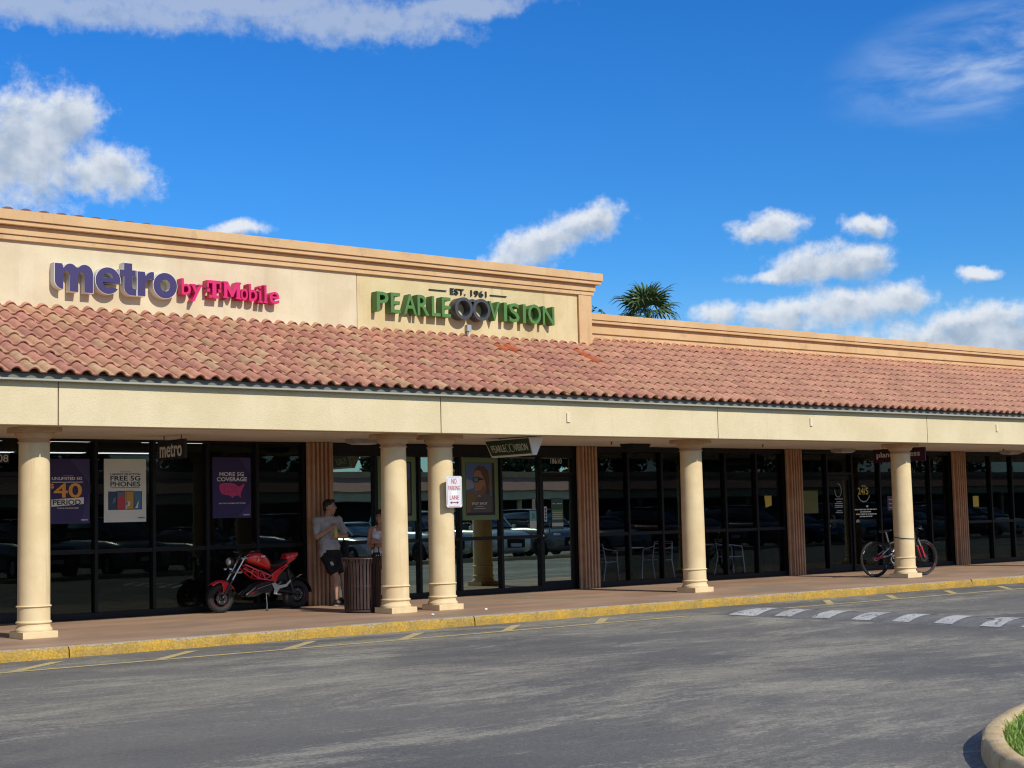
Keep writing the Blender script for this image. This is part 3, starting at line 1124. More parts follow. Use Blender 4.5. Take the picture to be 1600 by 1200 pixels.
def make_door(x0, x1, g, hside):
    d = thing('door', ((x0+x1)/2, GY, 0))
    y0, y1 = GY-0.025, GY+0.025
    f = MB()
    f.box(x0, x0+0.055, y0, y1, 0.012, 2.13).box(x1-0.055, x1, y0, y1, 0.012, 2.13)
    f.box(x0+0.0551, x1-0.0551, y0, y1, 0.012, 0.17).box(x0+0.0551, x1-0.0551, y0, y1, 2.04, 2.13)
    f.build('door_frame', M['black_frame'], d)
    MB().box(x0+0.056, x1-0.056, GY-0.004, GY+0.004, 0.171, 2.039).build('door_pane', M[g], d)
    hx = x0+0.09 if hside < 0 else x1-0.09
    MB().path([(hx-0.04, y0, 0.98), (hx-0.04, y0-0.06, 0.98), (hx+0.03, y0-0.075, 1.0), (hx+0.03, y0-0.075, 1.24), (hx-0.04, y0-0.06, 1.26), (hx-0.04, y0, 1.26)], 0.011, 8).build('handle', M['steel_dark'], d, smooth=50)
    MB().lathe([(0.0, y0-0.016), (0.016, y0-0.014), (0.018, y0)], 12, (x0+0.028, 0, 1.02), 'y').build('lock', M['aluminium'], d, smooth=40)
    d.parent = PZ
    d.location = Vector(((x0+x1)/2, GY, 0))-ORG[PZ]


bay(7.87, 13.41, [8.80, 9.72, 10.665, 11.585, 12.48], 'glass_metro', 2.665, True, (7.93, 8.77))
make_door(7.935, 8.765, 'glass_metro', 1)
bay(13.83, 19.37, [14.78, 15.70, 16.587, 17.53, 18.47], 'glass_pearle', 2.475, True, (18.50, 19.30))
make_door(18.505, 19.305, 'glass_pearle', -1)
bay(19.79, 25.32, [20.71, 21.63, 22.55, 23.46, 24.41], 'glass_dark', 2.6, True)
bay(25.74, 31.27, [26.70, 27.56, 28.55, 29.5, 30.43], 'glass_dark', 2.6, False, (26.72, 27.54))
make_door(26.735, 27.525, 'glass_dark', -1)
bay(31.70, 37.2, [32.89, 33.80, 34.72, 35.6, 36.4], 'glass_dark', 2.6, True)
bay(2.0, 7.45, [2.9, 3.8, 4.7, 5.6, 6.5], 'glass_metro', 2.6, True)
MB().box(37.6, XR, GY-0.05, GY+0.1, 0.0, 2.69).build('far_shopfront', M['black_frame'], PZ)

# lit ceiling panels inside the phone shop
for (x, y, w) in ((10.1, 24.4, 'above the price poster'), (12.2, 24.4, 'above the pale phones poster'), (11.6, 28.2, 'middle of its row'), (13.0, 28.2, 'right of its row'), (8.6, 24.4, 'behind the left column'), (10.2, 28.2, 'left of its row')):
    t_ = thing('ceiling_light', (x, y, 2.80), f'lit fluorescent ceiling panel {"just inside the phone shop window" if y < 26 else "deep inside the phone shop"}, {w}', 'ceiling light', 'phone shop ceiling lights')
    MB().box(x-0.60, x+0.60, y-0.15, y+0.15, 2.805, 2.829).build('light_frame', M['white'], t_)
    MB().box(x-0.57, x+0.57, y-0.12, y+0.12, 2.796, 2.804).build('diffuser', M['lamp_panel'], t_)
# canopy fittings
vary('fitting_grey', (0.33, 0.31, 0.28), (0.4, 0.38, 0.34), 6, 0.5)
for x, y, dark, lab in ((13.63, 20.66, False, 'flat grey canopy light on soffit beside the paired columns'), (19.75, 20.8, True, 'black box fitting on soffit above dark windows'),
                        (26.62, 21.5, False, 'grey canopy light on soffit near the purple hanging sign'), (32.5, 21.2, False, 'grey canopy light on soffit at far right')):
    z = soffit_z(y)
    t_ = thing('canopy_light', (x, y, z), lab, 'light fitting', 'soffit light fittings')
    mt = M['black_frame'] if dark else M['fitting_grey']
    MB().prism([(x-0.26, z-0.0005), (x+0.26, z-0.0005), (x+0.22, z-0.075), (x-0.22, z-0.075)], y-0.15, y+0.15, 'xz').build('housing', mt, t_, bevel=0.008)
    MB().box(x-0.18, x+0.18, y-0.11, y+0.11, z-0.088, z-0.0755).build('lens', M['black_frame'] if dark else M['sign_white'], t_)
for i, (x, y) in enumerate(((18.6, 20.2), (22.7, 20.3), (31.0, 20.4))):
    z = soffit_z(y)
    t_ = thing('sprinkler', (x, y, z), ('small fire sprinkler on soffit near green hanging sign', 'small fire sprinkler on soffit right of the single middle column', 'small fire sprinkler on soffit near right edge')[i], 'sprinkler', 'soffit sprinklers')
    MB().lathe([(0.035, -0.001), (0.03, -0.008), (0.012, -0.01), (0.010, -0.045), (0.022, -0.047), (0.022, -0.051)], 12, (x, y, z)).build('sprinkler_head', M['steel_dark'], t_, smooth=40)

# ================================================================== signs and posters
mat('metro_purple', (0.042, 0.028, 0.115), 0.4)
mat('magenta', (0.62, 0.012, 0.13), 0.4)
mat('magenta_return', (0.50, 0.010, 0.11), 0.45)
vary('pearle_green', (0.075, 0.185, 0.045), (0.085, 0.205, 0.05), 6, 0.45)
mat('charcoal', (0.055, 0.058, 0.065), 0.4)
mat('letter_black', (0.02, 0.018, 0.016), 0.5)
mat('return_white', (0.66, 0.65, 0.62), 0.5)

sg = thing('shop_sign', (10.3, TY, 4.7), 'purple and magenta raised letter sign on the left stucco wall panel', 'shop sign')
yf = 20.65
for ch, x0, x1, z0, z1 in (('m', 8.492, 9.057, 4.706, 5.100), ('e', 9.098, 9.475, 4.712, 5.093), ('t', 9.463, 9.720, 4.716, 5.180), ('r', 9.743, 9.998, 4.720, 5.082), ('o', 9.994, 10.367, 4.712, 5.085)):
    # white return behind, purple face inset by a thin white edge
    e = 0.010
    b = wall_text('metro_'+ch, x0-e, x1+e, z0-e, z1+e, yf+0.004, TY-0.003-yf-0.004).build('letter_return', M['return_white'], sg)
    wall_text('metro_'+ch, x0, x1, z0, z1, yf-0.004, 0.006).build('letter_face', M['metro_purple'], b)


def serif(mb, x0, x1, z0, z1, y):
    mb.box(x0, x1, y-0.004, y+0.10, z0, z1)


for ch, key, x0, x1, z0, z1, srf in (
        ('b', 's_b', 10.445, 10.598, 4.785, 5.030, [(-0.02, 0.05, 0.90, 1.0)]),
        ('y', 's_y', 10.600, 10.785, 4.700, 4.955, [(-0.01, 0.42, 0.90, 1.01), (0.66, 1.02, 0.90, 1.01)]),
        ('M', 's_M', 11.150, 11.425, 4.780, 5.040, [(-0.06, 0.26, 0.0, 0.1), (0.72, 1.06, 0.0, 0.1), (-0.06, 0.2, 0.9, 1.0), (0.8, 1.06, 0.9, 1.0)]),
        ('o', 's_o', 11.437, 11.557, 4.768, 4.955, []),
        ('b', 's_b', 11.577, 11.718, 4.766, 5.033, [(-0.10, 0.05, 0.90, 1.0)]),
        ('i', 's_i', 11.752, 11.792, 4.756, 5.020, [(-0.5, 1.5, 0.0, 0.085), (-0.5, 0.4, 0.62, 0.71)]),
        ('l', 's_l', 11.845, 11.883, 4.754, 5.034, [(-0.5, 1.5, 0.0, 0.085), (-0.5, 0.4, 0.92, 1.0)]),
        ('e', 's_e', 11.935, 12.110, 4.752, 4.943, [])):
    mb = wall_text(key, x0, x1, z0, z1, yf, TY-0.003-yf)
    w, h = x1-x0, z1-z0
    for a, b, c, d in srf:
        mb.box(x0+a*w, x0+b*w, yf-0.004, TY-0.008, z0+c*h, z0+d*h)
    mb.build('small_letter', M['magenta'], sg)
mb = MB()
x0, x1, z0, z1 = 10.868, 11.105, 4.775, 5.038
mb.box(x0+0.085, x1-0.085, yf, TY-0.003, z0, z1-0.045)
mb.box(x0, x1, yf+0.002, TY-0.004, z1-0.046, z1)
mb.box(x0, x0+0.028, yf+0.004, TY-0.005, z1-0.115, z1-0.047).box(x1-0.028, x1, yf+0.004, TY-0.005, z1-0.115, z1-0.047)
mb.box(x0+0.035, x1-0.035, yf+0.004, TY-0.005, z0-0.002, z0+0.04)
mb.box(x0, x0+0.05, yf+0.004, TY-0.005, z0+0.085, z0+0.135).box(x1-0.05, x1, yf+0.004, TY-0.005, z0+0.085, z0+0.135)
mb.build('small_letter', M['magenta'], sg)

sg = thing('shop_sign', (15.8, TY, 4.76), 'green raised letter sign with charcoal spectacles on the yellower wall panel', 'shop sign')
yf = 20.64
for ch, x0, x1, z0, z1 in (('P', 13.919, 14.150, 4.768, 5.092), ('E', 14.195, 14.386, 4.764, 5.094), ('A', 14.455, 14.712, 4.757, 5.092), ('R', 14.730, 14.968, 4.757, 5.095), ('L', 15.023, 15.201, 4.760, 5.094),
                           ('E', 15.232, 15.418, 4.758, 5.093), ('V', 16.236, 16.480, 4.760, 5.096), ('I', 16.567, 16.632, 4.766, 5.094), ('S', 16.684, 16.911, 4.758, 5.096), ('I', 16.990, 17.056, 4.760, 5.092),
                           ('O', 17.110, 17.405, 4.752, 5.108), ('N', 17.447, 17.716, 4.762, 5.090)):
    wall_text('g_'+ch, x0, x1, z0, z1, yf, TY-0.003-yf).build('letter', M['pearle_green'], sg)
gl = MB()
for cx in (15.675, 16.055):
    gl.lathe([(0.190, yf-0.03), (0.190, TY-0.003), (0.135, TY-0.003), (0.135, yf-0.03)], 40, (cx, 0, 4.925), 'y', closed=True)
gl.build('spectacle_ring', M['charcoal'], sg, smooth=35)
gb = MB()
pts = arc(15.865, 5.03, 0.075, 0.07, 165, 15, 8)+arc(15.865, 5.01, 0.05, 0.045, 15, 165, 8)
gb.prism(pts, yf-0.028, TY-0.01, 'xz').build('spectacle_bridge', M['charcoal'], sg)
wall_text('EST.', 15.517, 15.845, 5.180, 5.285, TY-0.025, 0.022).build('small_text', M['letter_black'], sg)
wall_text('1961', 15.955, 16.300, 5.178, 5.283, TY-0.025, 0.022).build('small_text', M['letter_black'], sg)
MB().box(15.074, 15.439, TY-0.025, TY-0.003, 5.222, 5.236).build('rule', M['letter_black'], sg)
MB().box(16.379, 16.745, TY-0.025, TY-0.003, 5.218, 5.232).build('rule', M['letter_black'], sg)
mat('box_grey', (0.38, 0.41, 0.42), 0.45, 0.2)
jb = thing('junction_box', (15.88, TY, 4.5), 'small grey electrical box below the spectacles sign', 'electrical box')
MB().box(15.825, 15.915, TY-0.075, TY-0.001, 4.56, 4.67).build('box_body', M['box_grey'], jb, bevel=0.006)
MB().tube((15.86, TY-0.035, 4.40), (15.86, TY-0.035, 4.5595), 0.014, n=10).build('conduit', M['box_grey'], jb, smooth=40)

# hanging blade signs (run front to back under the soffit)
mat('blade_black', (0.010, 0.010, 0.011), 0.5)
mat('blade_green', (0.028, 0.060, 0.020), 0.4)
mat('blade_purple', (0.045, 0.006, 0.030), 0.4)
b1 = thing('hanging_sign', (10.2, 20.5, 2.64), 'black hanging sign with pale lettering right of the white phones poster', 'hanging sign')
MB().prism([(20.06, 2.33), (20.06, 2.61), (20.93, 2.61), (20.93, 2.33), (20.90, 2.33), (20.88, 2.27), (20.80, 2.33)], 10.18, 10.22, 'yz').build('panel', M['blade_black'], b1, bevel=0.004)
letters('metro', (10.178, 20.84, 2.36), (0, -0.70, 0), (0, 0, 0.20), (-0.004, 0, 0)).build('lettering', M['print_white'], b1)
for y in (20.2, 20.75):
    MB().tube((10.2, y, 2.6105), (10.2, y, soffit_z(y)-0.001), 0.008, n=8).build('hanger', M['steel_dark'], b1)
b2 = thing('hanging_sign', (15.72, 19.42, 2.62), 'green wedge shaped hanging sign with spectacles lettering and white end', 'hanging sign')
ya, yb, zt, zb = 18.86, 20.02, 2.635, 2.36
xc, wt, wb = 15.74, 0.15, 0.035
wv = [(xc-wt, ya, zt), (xc+wt, ya, zt), (xc+wt, yb, zt), (xc-wt, yb, zt), (xc-wb, ya+0.04, zb), (xc+wb, ya+0.04, zb), (xc+wb, yb-0.04, zb), (xc-wb, yb-0.04, zb)]
MB().add(wv, [(0, 1, 2, 3), (4, 5, 6, 7), (0, 1, 5, 4), (1, 2, 6, 5), (2, 3, 7, 6), (3, 0, 4, 7)]).build('box_body', M['sign_white'], b2, bevel=0.004)
fn = (Vector(wv[7])-Vector(wv[3])).cross(Vector(wv[0])-Vector(wv[3])).normalized()
if fn.x > 0:
    fn = -fn
for sx in (-1, 1):
    def FP(a, b, lift=0.003):
        p = Vector(wv[3]).lerp(Vector(wv[0]), a).lerp(Vector(wv[7]).lerp(Vector(wv[4]), a), 1-b)+fn*lift
        return p if sx < 0 else Vector((2*xc-p.x, p.y, p.z))
    q0 = [FP(0.03, 0.10), FP(0.97, 0.10), FP(0.985, 0.97), FP(0.015, 0.97)]
    q1 = [FP(0.03, 0.10, 0.0005), FP(0.97, 0.10, 0.0005), FP(0.985, 0.97, 0.0005), FP(0.015, 0.97, 0.0005)]
    MB().add(q0+q1, [(0, 1, 2, 3), (0, 1, 5, 4), (1, 2, 6, 5), (2, 3, 7, 6), (3, 0, 4, 7)]).build('green_face', M['blade_green'], b2)
    for key, a0, a1 in (('PEARLE', 0.09, 0.41), ('VISION', 0.62, 0.92)):
        if sx > 0:
            continue
        o_ = FP(a0, 0.30, 0.0034)
        letters(key, o_, FP(a1, 0.30, 0.0034)-o_, FP(a0, 0.70, 0.0034)-o_, fn*0.002).build('lettering', M['print_white'], b2)
    if sx < 0:
        for a in (0.465, 0.560):
            c_ = FP(a, 0.5, 0.0045)
            uu, vv = (FP(a+0.05, 0.5, 0.0045)-c_), (FP(a, 0.73, 0.0045)-c_)
            ring = [c_+uu*math.cos(t)+vv*math.sin(t) for t in [2*math.pi*k/20 for k in range(20)]]
            MB().path(ring, 0.004, 5, closed=True).build('lettering', M['print_white'], b2)
for y in (19.1, 19.8):
    MB().tube((xc, y, zt+0.0005), (xc, y, soffit_z(y)-0.001), 0.008, n=8).build('hanger', M['steel_dark'], b2)
b3 = thing('hanging_sign', (26.45, 19.9, 2.62), 'dark purple hanging sign with pale lettering partly behind a column', 'hanging sign')
MB().box(26.43, 26.47, 19.24, 20.56, 2.34, 2.62).build('panel', M['blade_purple'], b3, bevel=0.004)
letters('planet fitness', (26.428, 20.46, 2.41), (0, -1.10, 0), (0, 0, 0.15), (-0.004, 0, 0)).build('lettering', M['print_white'], b3)
for y in (19.5, 20.3):
    MB().tube((26.45, y, 2.6205), (26.45, y, soffit_z(y)-0.001), 0.008, n=8).build('hanger', M['steel_dark'], b3)

# NO PARKING plate on the third column
np_ = thing('no_parking_sign', (14.0, 18.80, 1.75), 'white metal NO PARKING LANE plate with arrow fixed to column', 'street sign')
sx0, sx1, sz0, sz1, sy = 13.87, 14.165, 1.545, 2.02, 18.775


def rrect(x0, x1, z0, z1, r, n=5):
    return arc(x1-r, z1-r, r, r, 90, 0, n)+arc(x1-r, z0+r, r, r, 0, -90, n)+arc(x0+r, z0+r, r, r, -90, -180, n)+arc(x0+r, z1-r, r, r, 180, 90, n)


mat('plate_white', (0.72, 0.72, 0.74), 0.35, 0.1)
mat('plate_red', (0.45, 0.10, 0.12), 0.5)
mat('plate_bright', (0.85, 0.9, 0.92), 0.3)
mat('arrow_dark', (0.10, 0.03, 0.05), 0.5)
MB().prism(rrect(sx0, sx1, sz0, sz1, 0.03), sy, sy+0.004, 'xz').build('plate', M['plate_white'], np_)
e = 0.013
bd = MB()
for (a, b, c, d) in ((sx0+e+0.03, sx1-e-0.03, sz1-e-0.005, sz1-e), (sx0+e+0.03, sx1-e-0.03, sz0+e, sz0+e+0.005), (sx0+e, sx0+e+0.005, sz0+e+0.03, sz1-e-0.03), (sx1-e-0.005, sx1-e, sz0+e+0.03, sz1-e-0.03)):
    bd.box(a, b, sy-0.002, sy-0.0002, c, d)
bd.build('border', M['plate_red'], np_)
for key, a, b, c, d in (('NO', 0.33, 0.66, 0.75, 0.92), ('PARKING', 0.11, 0.88, 0.545, 0.69), ('LANE', 0.21, 0.79, 0.25, 0.375)):
    wall_text(key, sx0+a*(sx1-sx0), sx0+b*(sx1-sx0), sz0+c*(sz1-sz0), sz0+d*(sz1-sz0), sy-0.003, 0.0026).build('lettering', M['plate_red'], np_)
MB().box(sx0+0.095, sx0+0.195, sy-0.003, sy-0.0004, sz0+0.185, sz0+0.25).build('blank_patch', M['plate_bright'], np_)
ar = MB()
ax0, ax1, az = sx0+0.065, sx1-0.065, sz0+0.072
ar.prism([(ax0, az), (ax0+0.03, az+0.02), (ax0+0.03, az+0.006), (ax1-0.03, az+0.006), (ax1-0.03, az+0.02), (ax1, az), (ax1-0.03, az-0.02), (ax1-0.03, az-0.006), (ax0+0.03, az-0.006), (ax0+0.03, az-0.02)], sy-0.003, sy-0.0004, 'xz').build('arrow', M['arrow_dark'], np_)
for z in (1.62, 1.95):
    MB().box(13.96, 14.01, sy+0.0045, 18.90, z-0.015, z+0.015).build('bracket', M['aluminium'], np_)

# window posters
PY = GY-0.012
mat('poster_purple', (0.030, 0.018, 0.105), 0.55)
mat('poster_purple_light', (0.055, 0.040, 0.150), 0.55)
mat('poster_orange', (0.85, 0.40, 0.08), 0.6)
mat('poster_grey', (0.70, 0.75, 0.72), 0.6)
mat('poster_text', (0.82, 0.82, 0.80), 0.6)
mat('poster_pink', (0.62, 0.05, 0.20), 0.6)
mat('ink', (0.015, 0.015, 0.018), 0.6)
mat('ink_red', (0.50, 0.05, 0.07), 0.5)
mat('ink_blue', (0.06, 0.18, 0.32), 0.5)
mat('ink_yellow', (0.52, 0.30, 0.05), 0.5)
mat('ink_teal', (0.06, 0.22, 0.20), 0.5)
mat('ink_navy', (0.03, 0.06, 0.13), 0.5)


def poster(name, label, x0, x1, z0, z1, m, cat='poster', y=PY):
    t = thing(name, ((x0+x1)/2, y, z0), label, cat)
    MB().box(x0, x1, y-0.002, y+0.003, z0, z1).build('sheet', M[m], t)
    t['_b'] = (x0, x1, z0, z1, y)
    return t


def pt(t, key, a, b, c, d, m, lift=0.001, name='lettering'):
    x0, x1, z0, z1, y = t['_b']
    return wall_text(key, x0+a*(x1-x0), x0+b*(x1-x0), z0+c*(z1-z0), z0+d*(z1-z0), y-0.002-lift-0.0015, 0.0015).build(name, M[m], t)


def pp(t, pts, m, lift=0.001, name='print_patch'):
    x0, x1, z0, z1, y = t['_b']
    P = [(x0+a*(x1-x0), z0+b*(z1-z0)) for a, b in pts]
    return MB().prism(P, y-0.002-lift-0.0008, y-0.002-lift, 'xz').build(name, M[m], t)


def rect(a, b, c, d):
    return [(a, c), (b, c), (b, d), (a, d)]


p = poster('window_poster', 'purple poster with orange 40 dollar price and PERIOD banner', 8.955, 9.635, 1.432, 2.402, 'poster_purple')
pp(p, [(0.80, 0.02), (0.995, 0.02), (0.995, 0.52)], 'poster_purple_light')
pp(p, [(0.55, 0.995), (0.995, 0.995), (0.995, 0.62)], 'poster_purple_light')
pp(p, rect(0.38, 0.62, 0.735, 0.747), 'poster_pink', 0.0005)
pt(p, 'UNLIMITED 5G', 0.13, 0.82, 0.672, 0.720, 'poster_text')
pp(p, rect(0.12, 0.84, 0.635, 0.645), 'poster_text')
pt(p, '$', 0.09, 0.18, 0.535, 0.62, 'poster_orange')
pt(p, '40', 0.17, 0.82, 0.40, 0.625, 'poster_orange')
pp(p, [(0.12, 0.265), (0.86, 0.30), (0.86, 0.405), (0.12, 0.375)], 'poster_text', 0.003)
pt(p, 'PERIOD.', 0.15, 0.83, 0.29, 0.372, 'ink', 0.0045)
pt(p, 'TAXES & FEES INCLUDED', 0.24, 0.74, 0.232, 0.25, 'poster_text', 0.0035)
pt(p, 'metro', 0.80, 0.96, 0.045, 0.072, 'poster_text', 0.0025)

p = poster('window_poster', 'pale grey poster reading FREE 5G PHONES above four phones', 9.862, 10.552, 1.440, 2.405, 'poster_grey')
pp(p, rect(0.38, 0.64, 0.79, 0.797), 'ink')
pt(p, 'LARGEST SELECTION', 0.15, 0.86, 0.742, 0.772, 'ink')
pt(p, 'FREE 5G', 0.15, 0.86, 0.655, 0.730, 'ink')
pt(p, 'PHONES', 0.15, 0.86, 0.563, 0.640, 'ink')
pp(p, rect(0.16, 0.84, 0.540, 0.547), 'ink')
for i, (a, b, m_) in enumerate(((0.10, 0.30, 'ink_navy'), (0.30, 0.50, 'ink_red'), (0.51, 0.70, 'ink_yellow'), (0.71, 0.90, 'ink_blue'))):
    pp(p, rect(a, b, 0.195, 0.485 if i in (0, 3) else 0.495), 'ink', 0.0008, 'phone_body')
    pp(p, rect(a+0.012, b-0.012, 0.207, 0.475 if i in (0, 3) else 0.484), m_, 0.0022, 'phone_screen')
pp(p, arc(0.57, 0.29, 0.045, 0.04, 0, 340, 14), 'poster_grey', 0.0034)
pp(p, [(0.52, 0.21), (0.54, 0.21), (0.56, 0.33), (0.525, 0.34)], 'poster_grey', 0.0034)
pp(p, [(0.32, 0.36), (0.40, 0.44), (0.48, 0.37), (0.48, 0.47), (0.32, 0.47)], 'ink_blue', 0.0034)
pp(p, [(0.73, 0.215), (0.80, 0.22), (0.82, 0.34)], 'poster_grey', 0.0034)
pp(p, [(0.20, 0.29), (0.27, 0.32), (0.28, 0.40), (0.22, 0.37)], 'ink_teal', 0.0034)
pt(p, 'metro', 0.80, 0.965, 0.055, 0.08, 'ink', 0.0025)

p = poster('window_poster', 'purple poster reading MORE 5G COVERAGE over a pink country map', 11.693, 12.380, 1.469, 2.439, 'poster_purple')
pp(p, [(0.66, 0.02), (0.995, 0.02), (0.995, 0.27)], 'poster_purple_light')
pp(p, [(0.70, 0.995), (0.995, 0.995), (0.995, 0.72)], 'poster_purple_light')
pt(p, 'MORE 5G', 0.18, 0.82, 0.69, 0.757, 'poster_text')
pt(p, 'COVERAGE', 0.11, 0.90, 0.605, 0.672, 'poster_text')
usm = [(0.19, 0.565), (0.30, 0.575), (0.45, 0.578), (0.56, 0.57), (0.60, 0.55), (0.66, 0.53), (0.70, 0.515), (0.76, 0.54), (0.82, 0.565), (0.84, 0.55), (0.80, 0.50), (0.77, 0.47), (0.76, 0.44), (0.73, 0.41), (0.735, 0.36), (0.72, 0.325), (0.70, 0.355), (0.67, 0.375),
       (0.60, 0.365), (0.55, 0.35), (0.51, 0.325), (0.48, 0.355), (0.43, 0.375), (0.36, 0.38), (0.29, 0.385), (0.24, 0.40), (0.19, 0.45), (0.175, 0.52)]
pp(p, usm, 'poster_pink', 0.0008, 'country_map')
for a, b, c, d in ((0.24, 0.52, 0.51, 0.514), (0.33, 0.62, 0.44, 0.444), (0.40, 0.404, 0.385, 0.57), (0.50, 0.504, 0.37, 0.57), (0.62, 0.624, 0.38, 0.53), (0.30, 0.304, 0.40, 0.56)):
    pp(p, rect(a, b, c, d), 'poster_purple', 0.0022, 'map_line')
pt(p, 'ON THE T-MOBILE NETWORK', 0.16, 0.86, 0.232, 0.252, 'poster_text')
pt(p, 'metro', 0.80, 0.96, 0.04, 0.064, 'poster_text', 0.0025)

# framed spectacle adverts
mat('frame_green', (0.13, 0.20, 0.08), 0.45)
mat('ad_sky', (0.07, 0.13, 0.30), 0.5)
mat('ad_cloud', (0.22, 0.27, 0.36), 0.5)
mat('ad_hair', (0.16, 0.10, 0.035), 0.5)
mat('ad_hair_dark', (0.07, 0.038, 0.02), 0.5)
mat('ad_skin', (0.30, 0.145, 0.085), 0.5)
mat('ad_skin_dark', (0.17, 0.075, 0.045), 0.5)
mat('ad_coat', (0.075, 0.072, 0.065), 0.6)
mat('ad_lens', (0.08, 0.20, 0.30), 0.3)


def framed(label, x0, x1, z0, z1, ph):
    t = thing('framed_advert', ((x0+x1)/2, PY, z0), label, 'poster')
    y = PY
    w = 0.085
    f = MB()
    f.box(x0, x0+w, y-0.016, y+0.004, z0, z1).box(x1-w, x1, y-0.016, y+0.004, z0, z1).box(x0+w+0.0002, x1-w-0.0002, y-0.016, y+0.004, z0, z0+w).box(x0+w+0.0002, x1-w-0.0002, y-0.016, y+0.004, z1-w, z1)
    f.build('frame', M['frame_green'], t)
    MB().box(x0+w, x1-w, y-0.003, y+0.002, z0+w, z1-w).build('mount', M['ink'], t)
    a0, a1, c0, c1 = ph
    MB().box(a0, a1, y-0.006, y-0.0035, c0, c1).build('photo', M['ad_sky'], t)
    t['_b'] = (a0, a1, c0, c1, y-0.005)
    return t


t = framed('green framed advert showing a person in mirrored sunglasses', 16.655, 17.488, 1.340, 2.462, (16.755, 17.345, 1.475, 2.37))
pp(t, [(0.0, 0.45), (0.30, 0.50), (0.34, 0.62), (0.0, 0.68)], 'ad_cloud', 0.001)
pp(t, [(0.0, 0.0), (0.0, 0.30), (0.05, 0.42), (0.15, 0.46), (0.28, 0.40), (0.42, 0.36), (0.55, 0.42), (0.75, 0.36), (1.0, 0.33), (1.0, 0.0)], 'ad_hair', 0.0018)
pp(t, [(0.30, 0.78), (0.36, 0.88), (0.50, 0.945), (0.70, 0.93), (0.86, 0.84), (0.95, 0.68), (0.97, 0.50), (0.90, 0.36), (0.70, 0.34), (0.60, 0.50), (0.45, 0.70)], 'ad_hair_dark', 0.0028)
pp(t, [(0.30, 0.80), (0.40, 0.86), (0.55, 0.84), (0.66, 0.72), (0.74, 0.60), (0.76, 0.45), (0.70, 0.36), (0.56, 0.34), (0.42, 0.43), (0.34, 0.44), (0.32, 0.49), (0.34, 0.52), (0.30, 0.545), (0.28, 0.57), (0.26, 0.585), (0.28, 0.66), (0.27, 0.72)], 'ad_skin', 0.0038)
pp(t, [(0.42, 0.43), (0.56, 0.46), (0.70, 0.56), (0.76, 0.45), (0.70, 0.34), (0.56, 0.32)], 'ad_skin_dark', 0.0048)
pp(t, [(0.84, 0.84), (0.97, 0.80), (0.99, 0.55), (0.93, 0.40), (0.86, 0.50), (0.90, 0.66)], 'ad_hair', 0.0048)
pp(t, [(0.12, 0.0), (0.20, 0.16), (0.42, 0.28), (0.58, 0.33), (0.78, 0.38), (1.0, 0.32), (1.0, 0.0)], 'ad_coat', 0.0056)
pp(t, [(0.26, 0.70), (0.36, 0.725), (0.48, 0.71), (0.66, 0.68), (0.665, 0.65), (0.50, 0.655), (0.46, 0.61), (0.34, 0.605), (0.27, 0.63)], 'ink', 0.0058)
pp(t, [(0.29, 0.69), (0.36, 0.705), (0.455, 0.69), (0.445, 0.635), (0.36, 0.62), (0.295, 0.64)], 'ad_lens', 0.0068)
pt(t, 'SPLIT SHOT', 0.20, 0.80, 0.155, 0.205, 'print_white', 0.0068)
pp(t, rect(0.36, 0.66, 0.118, 0.124), 'print_white', 0.0068)
pp(t, rect(0.28, 0.72, 0.074, 0.082), 'print_white', 0.0068)
pp(t, [(0.42, 0.32), (0.50, 0.345), (0.57, 0.32), (0.50, 0.33)], 'print_white', 0.0068)
t = framed('green framed advert mostly hidden behind the left paired column', 14.845, 15.640, 1.358, 2.466, (14.95, 15.53, 1.49, 2.36))
pp(t, [(0.0, 0.0), (0.0, 0.62), (0.3, 0.7), (0.75, 0.55), (1.0, 0.72), (1.0, 0.0)], 'ad_coat', 0.001)
pp(t, [(0.45, 0.42), (0.62, 0.5), (0.72, 0.78), (0.55, 0.88), (0.36, 0.76)], 'ad_skin', 0.002)
pp(t, [(0.36, 0.72), (0.40, 0.92), (0.66, 0.94), (0.78, 0.74), (0.70, 0.72), (0.60, 0.84)], 'ad_hair_dark', 0.003)

# notices on the optician's window and door
mat('notice_teal', (0.16, 0.36, 0.36), 0.5)
mat('notice_white', (0.50, 0.53, 0.49), 0.5)
mat('notice_green', (0.13, 0.22, 0.07), 0.5)
mat('notice_dkgreen', (0.025, 0.075, 0.05), 0.5)
p = poster('window_notice', 'teal and white notice at the right edge of pane beside door', 18.225, 18.385, 1.165, 1.485, 'notice_white', 'notice')
pp(p, rect(0.02, 0.98, 0.42, 0.985), 'notice_teal')
pp(p, [(0.3, 0.5), (0.8, 0.6), (0.7, 0.8), (0.35, 0.9)], 'ink_teal', 0.002)
p = poster('window_notice', 'narrow white strip notice with dark letters above teal notice', 18.30, 18.365, 1.50, 1.70, 'notice_white', 'notice')
for k in range(5):
    pp(p, rect(0.3, 0.75, 0.1+k*0.17, 0.2+k*0.17), 'ink')
DY = GY-0.0335
p = poster('door_notice', 'green and white opening hours notice on glass door', 18.76, 19.05, 1.13, 1.72, 'notice_dkgreen', 'notice', GY-0.010)
pp(p, rect(0.03, 0.97, 0.30, 0.62), 'notice_green')
pp(p, rect(0.03, 0.97, 0.10, 0.21), 'notice_white')
for k in range(4):
    pp(p, rect(0.08, 0.9, 0.33+k*0.065, 0.345+k*0.065), 'notice_white', 0.002)
pp(p, rect(0.10, 0.32, 0.80, 0.83), 'notice_white')
pp(p, rect(0.45, 0.90, 0.80, 0.83), 'notice_white')
p = poster('door_notice', 'small black and white sticker above the door handle', 18.565, 18.63, 1.28, 1.56, 'notice_white', 'notice', GY-0.028)
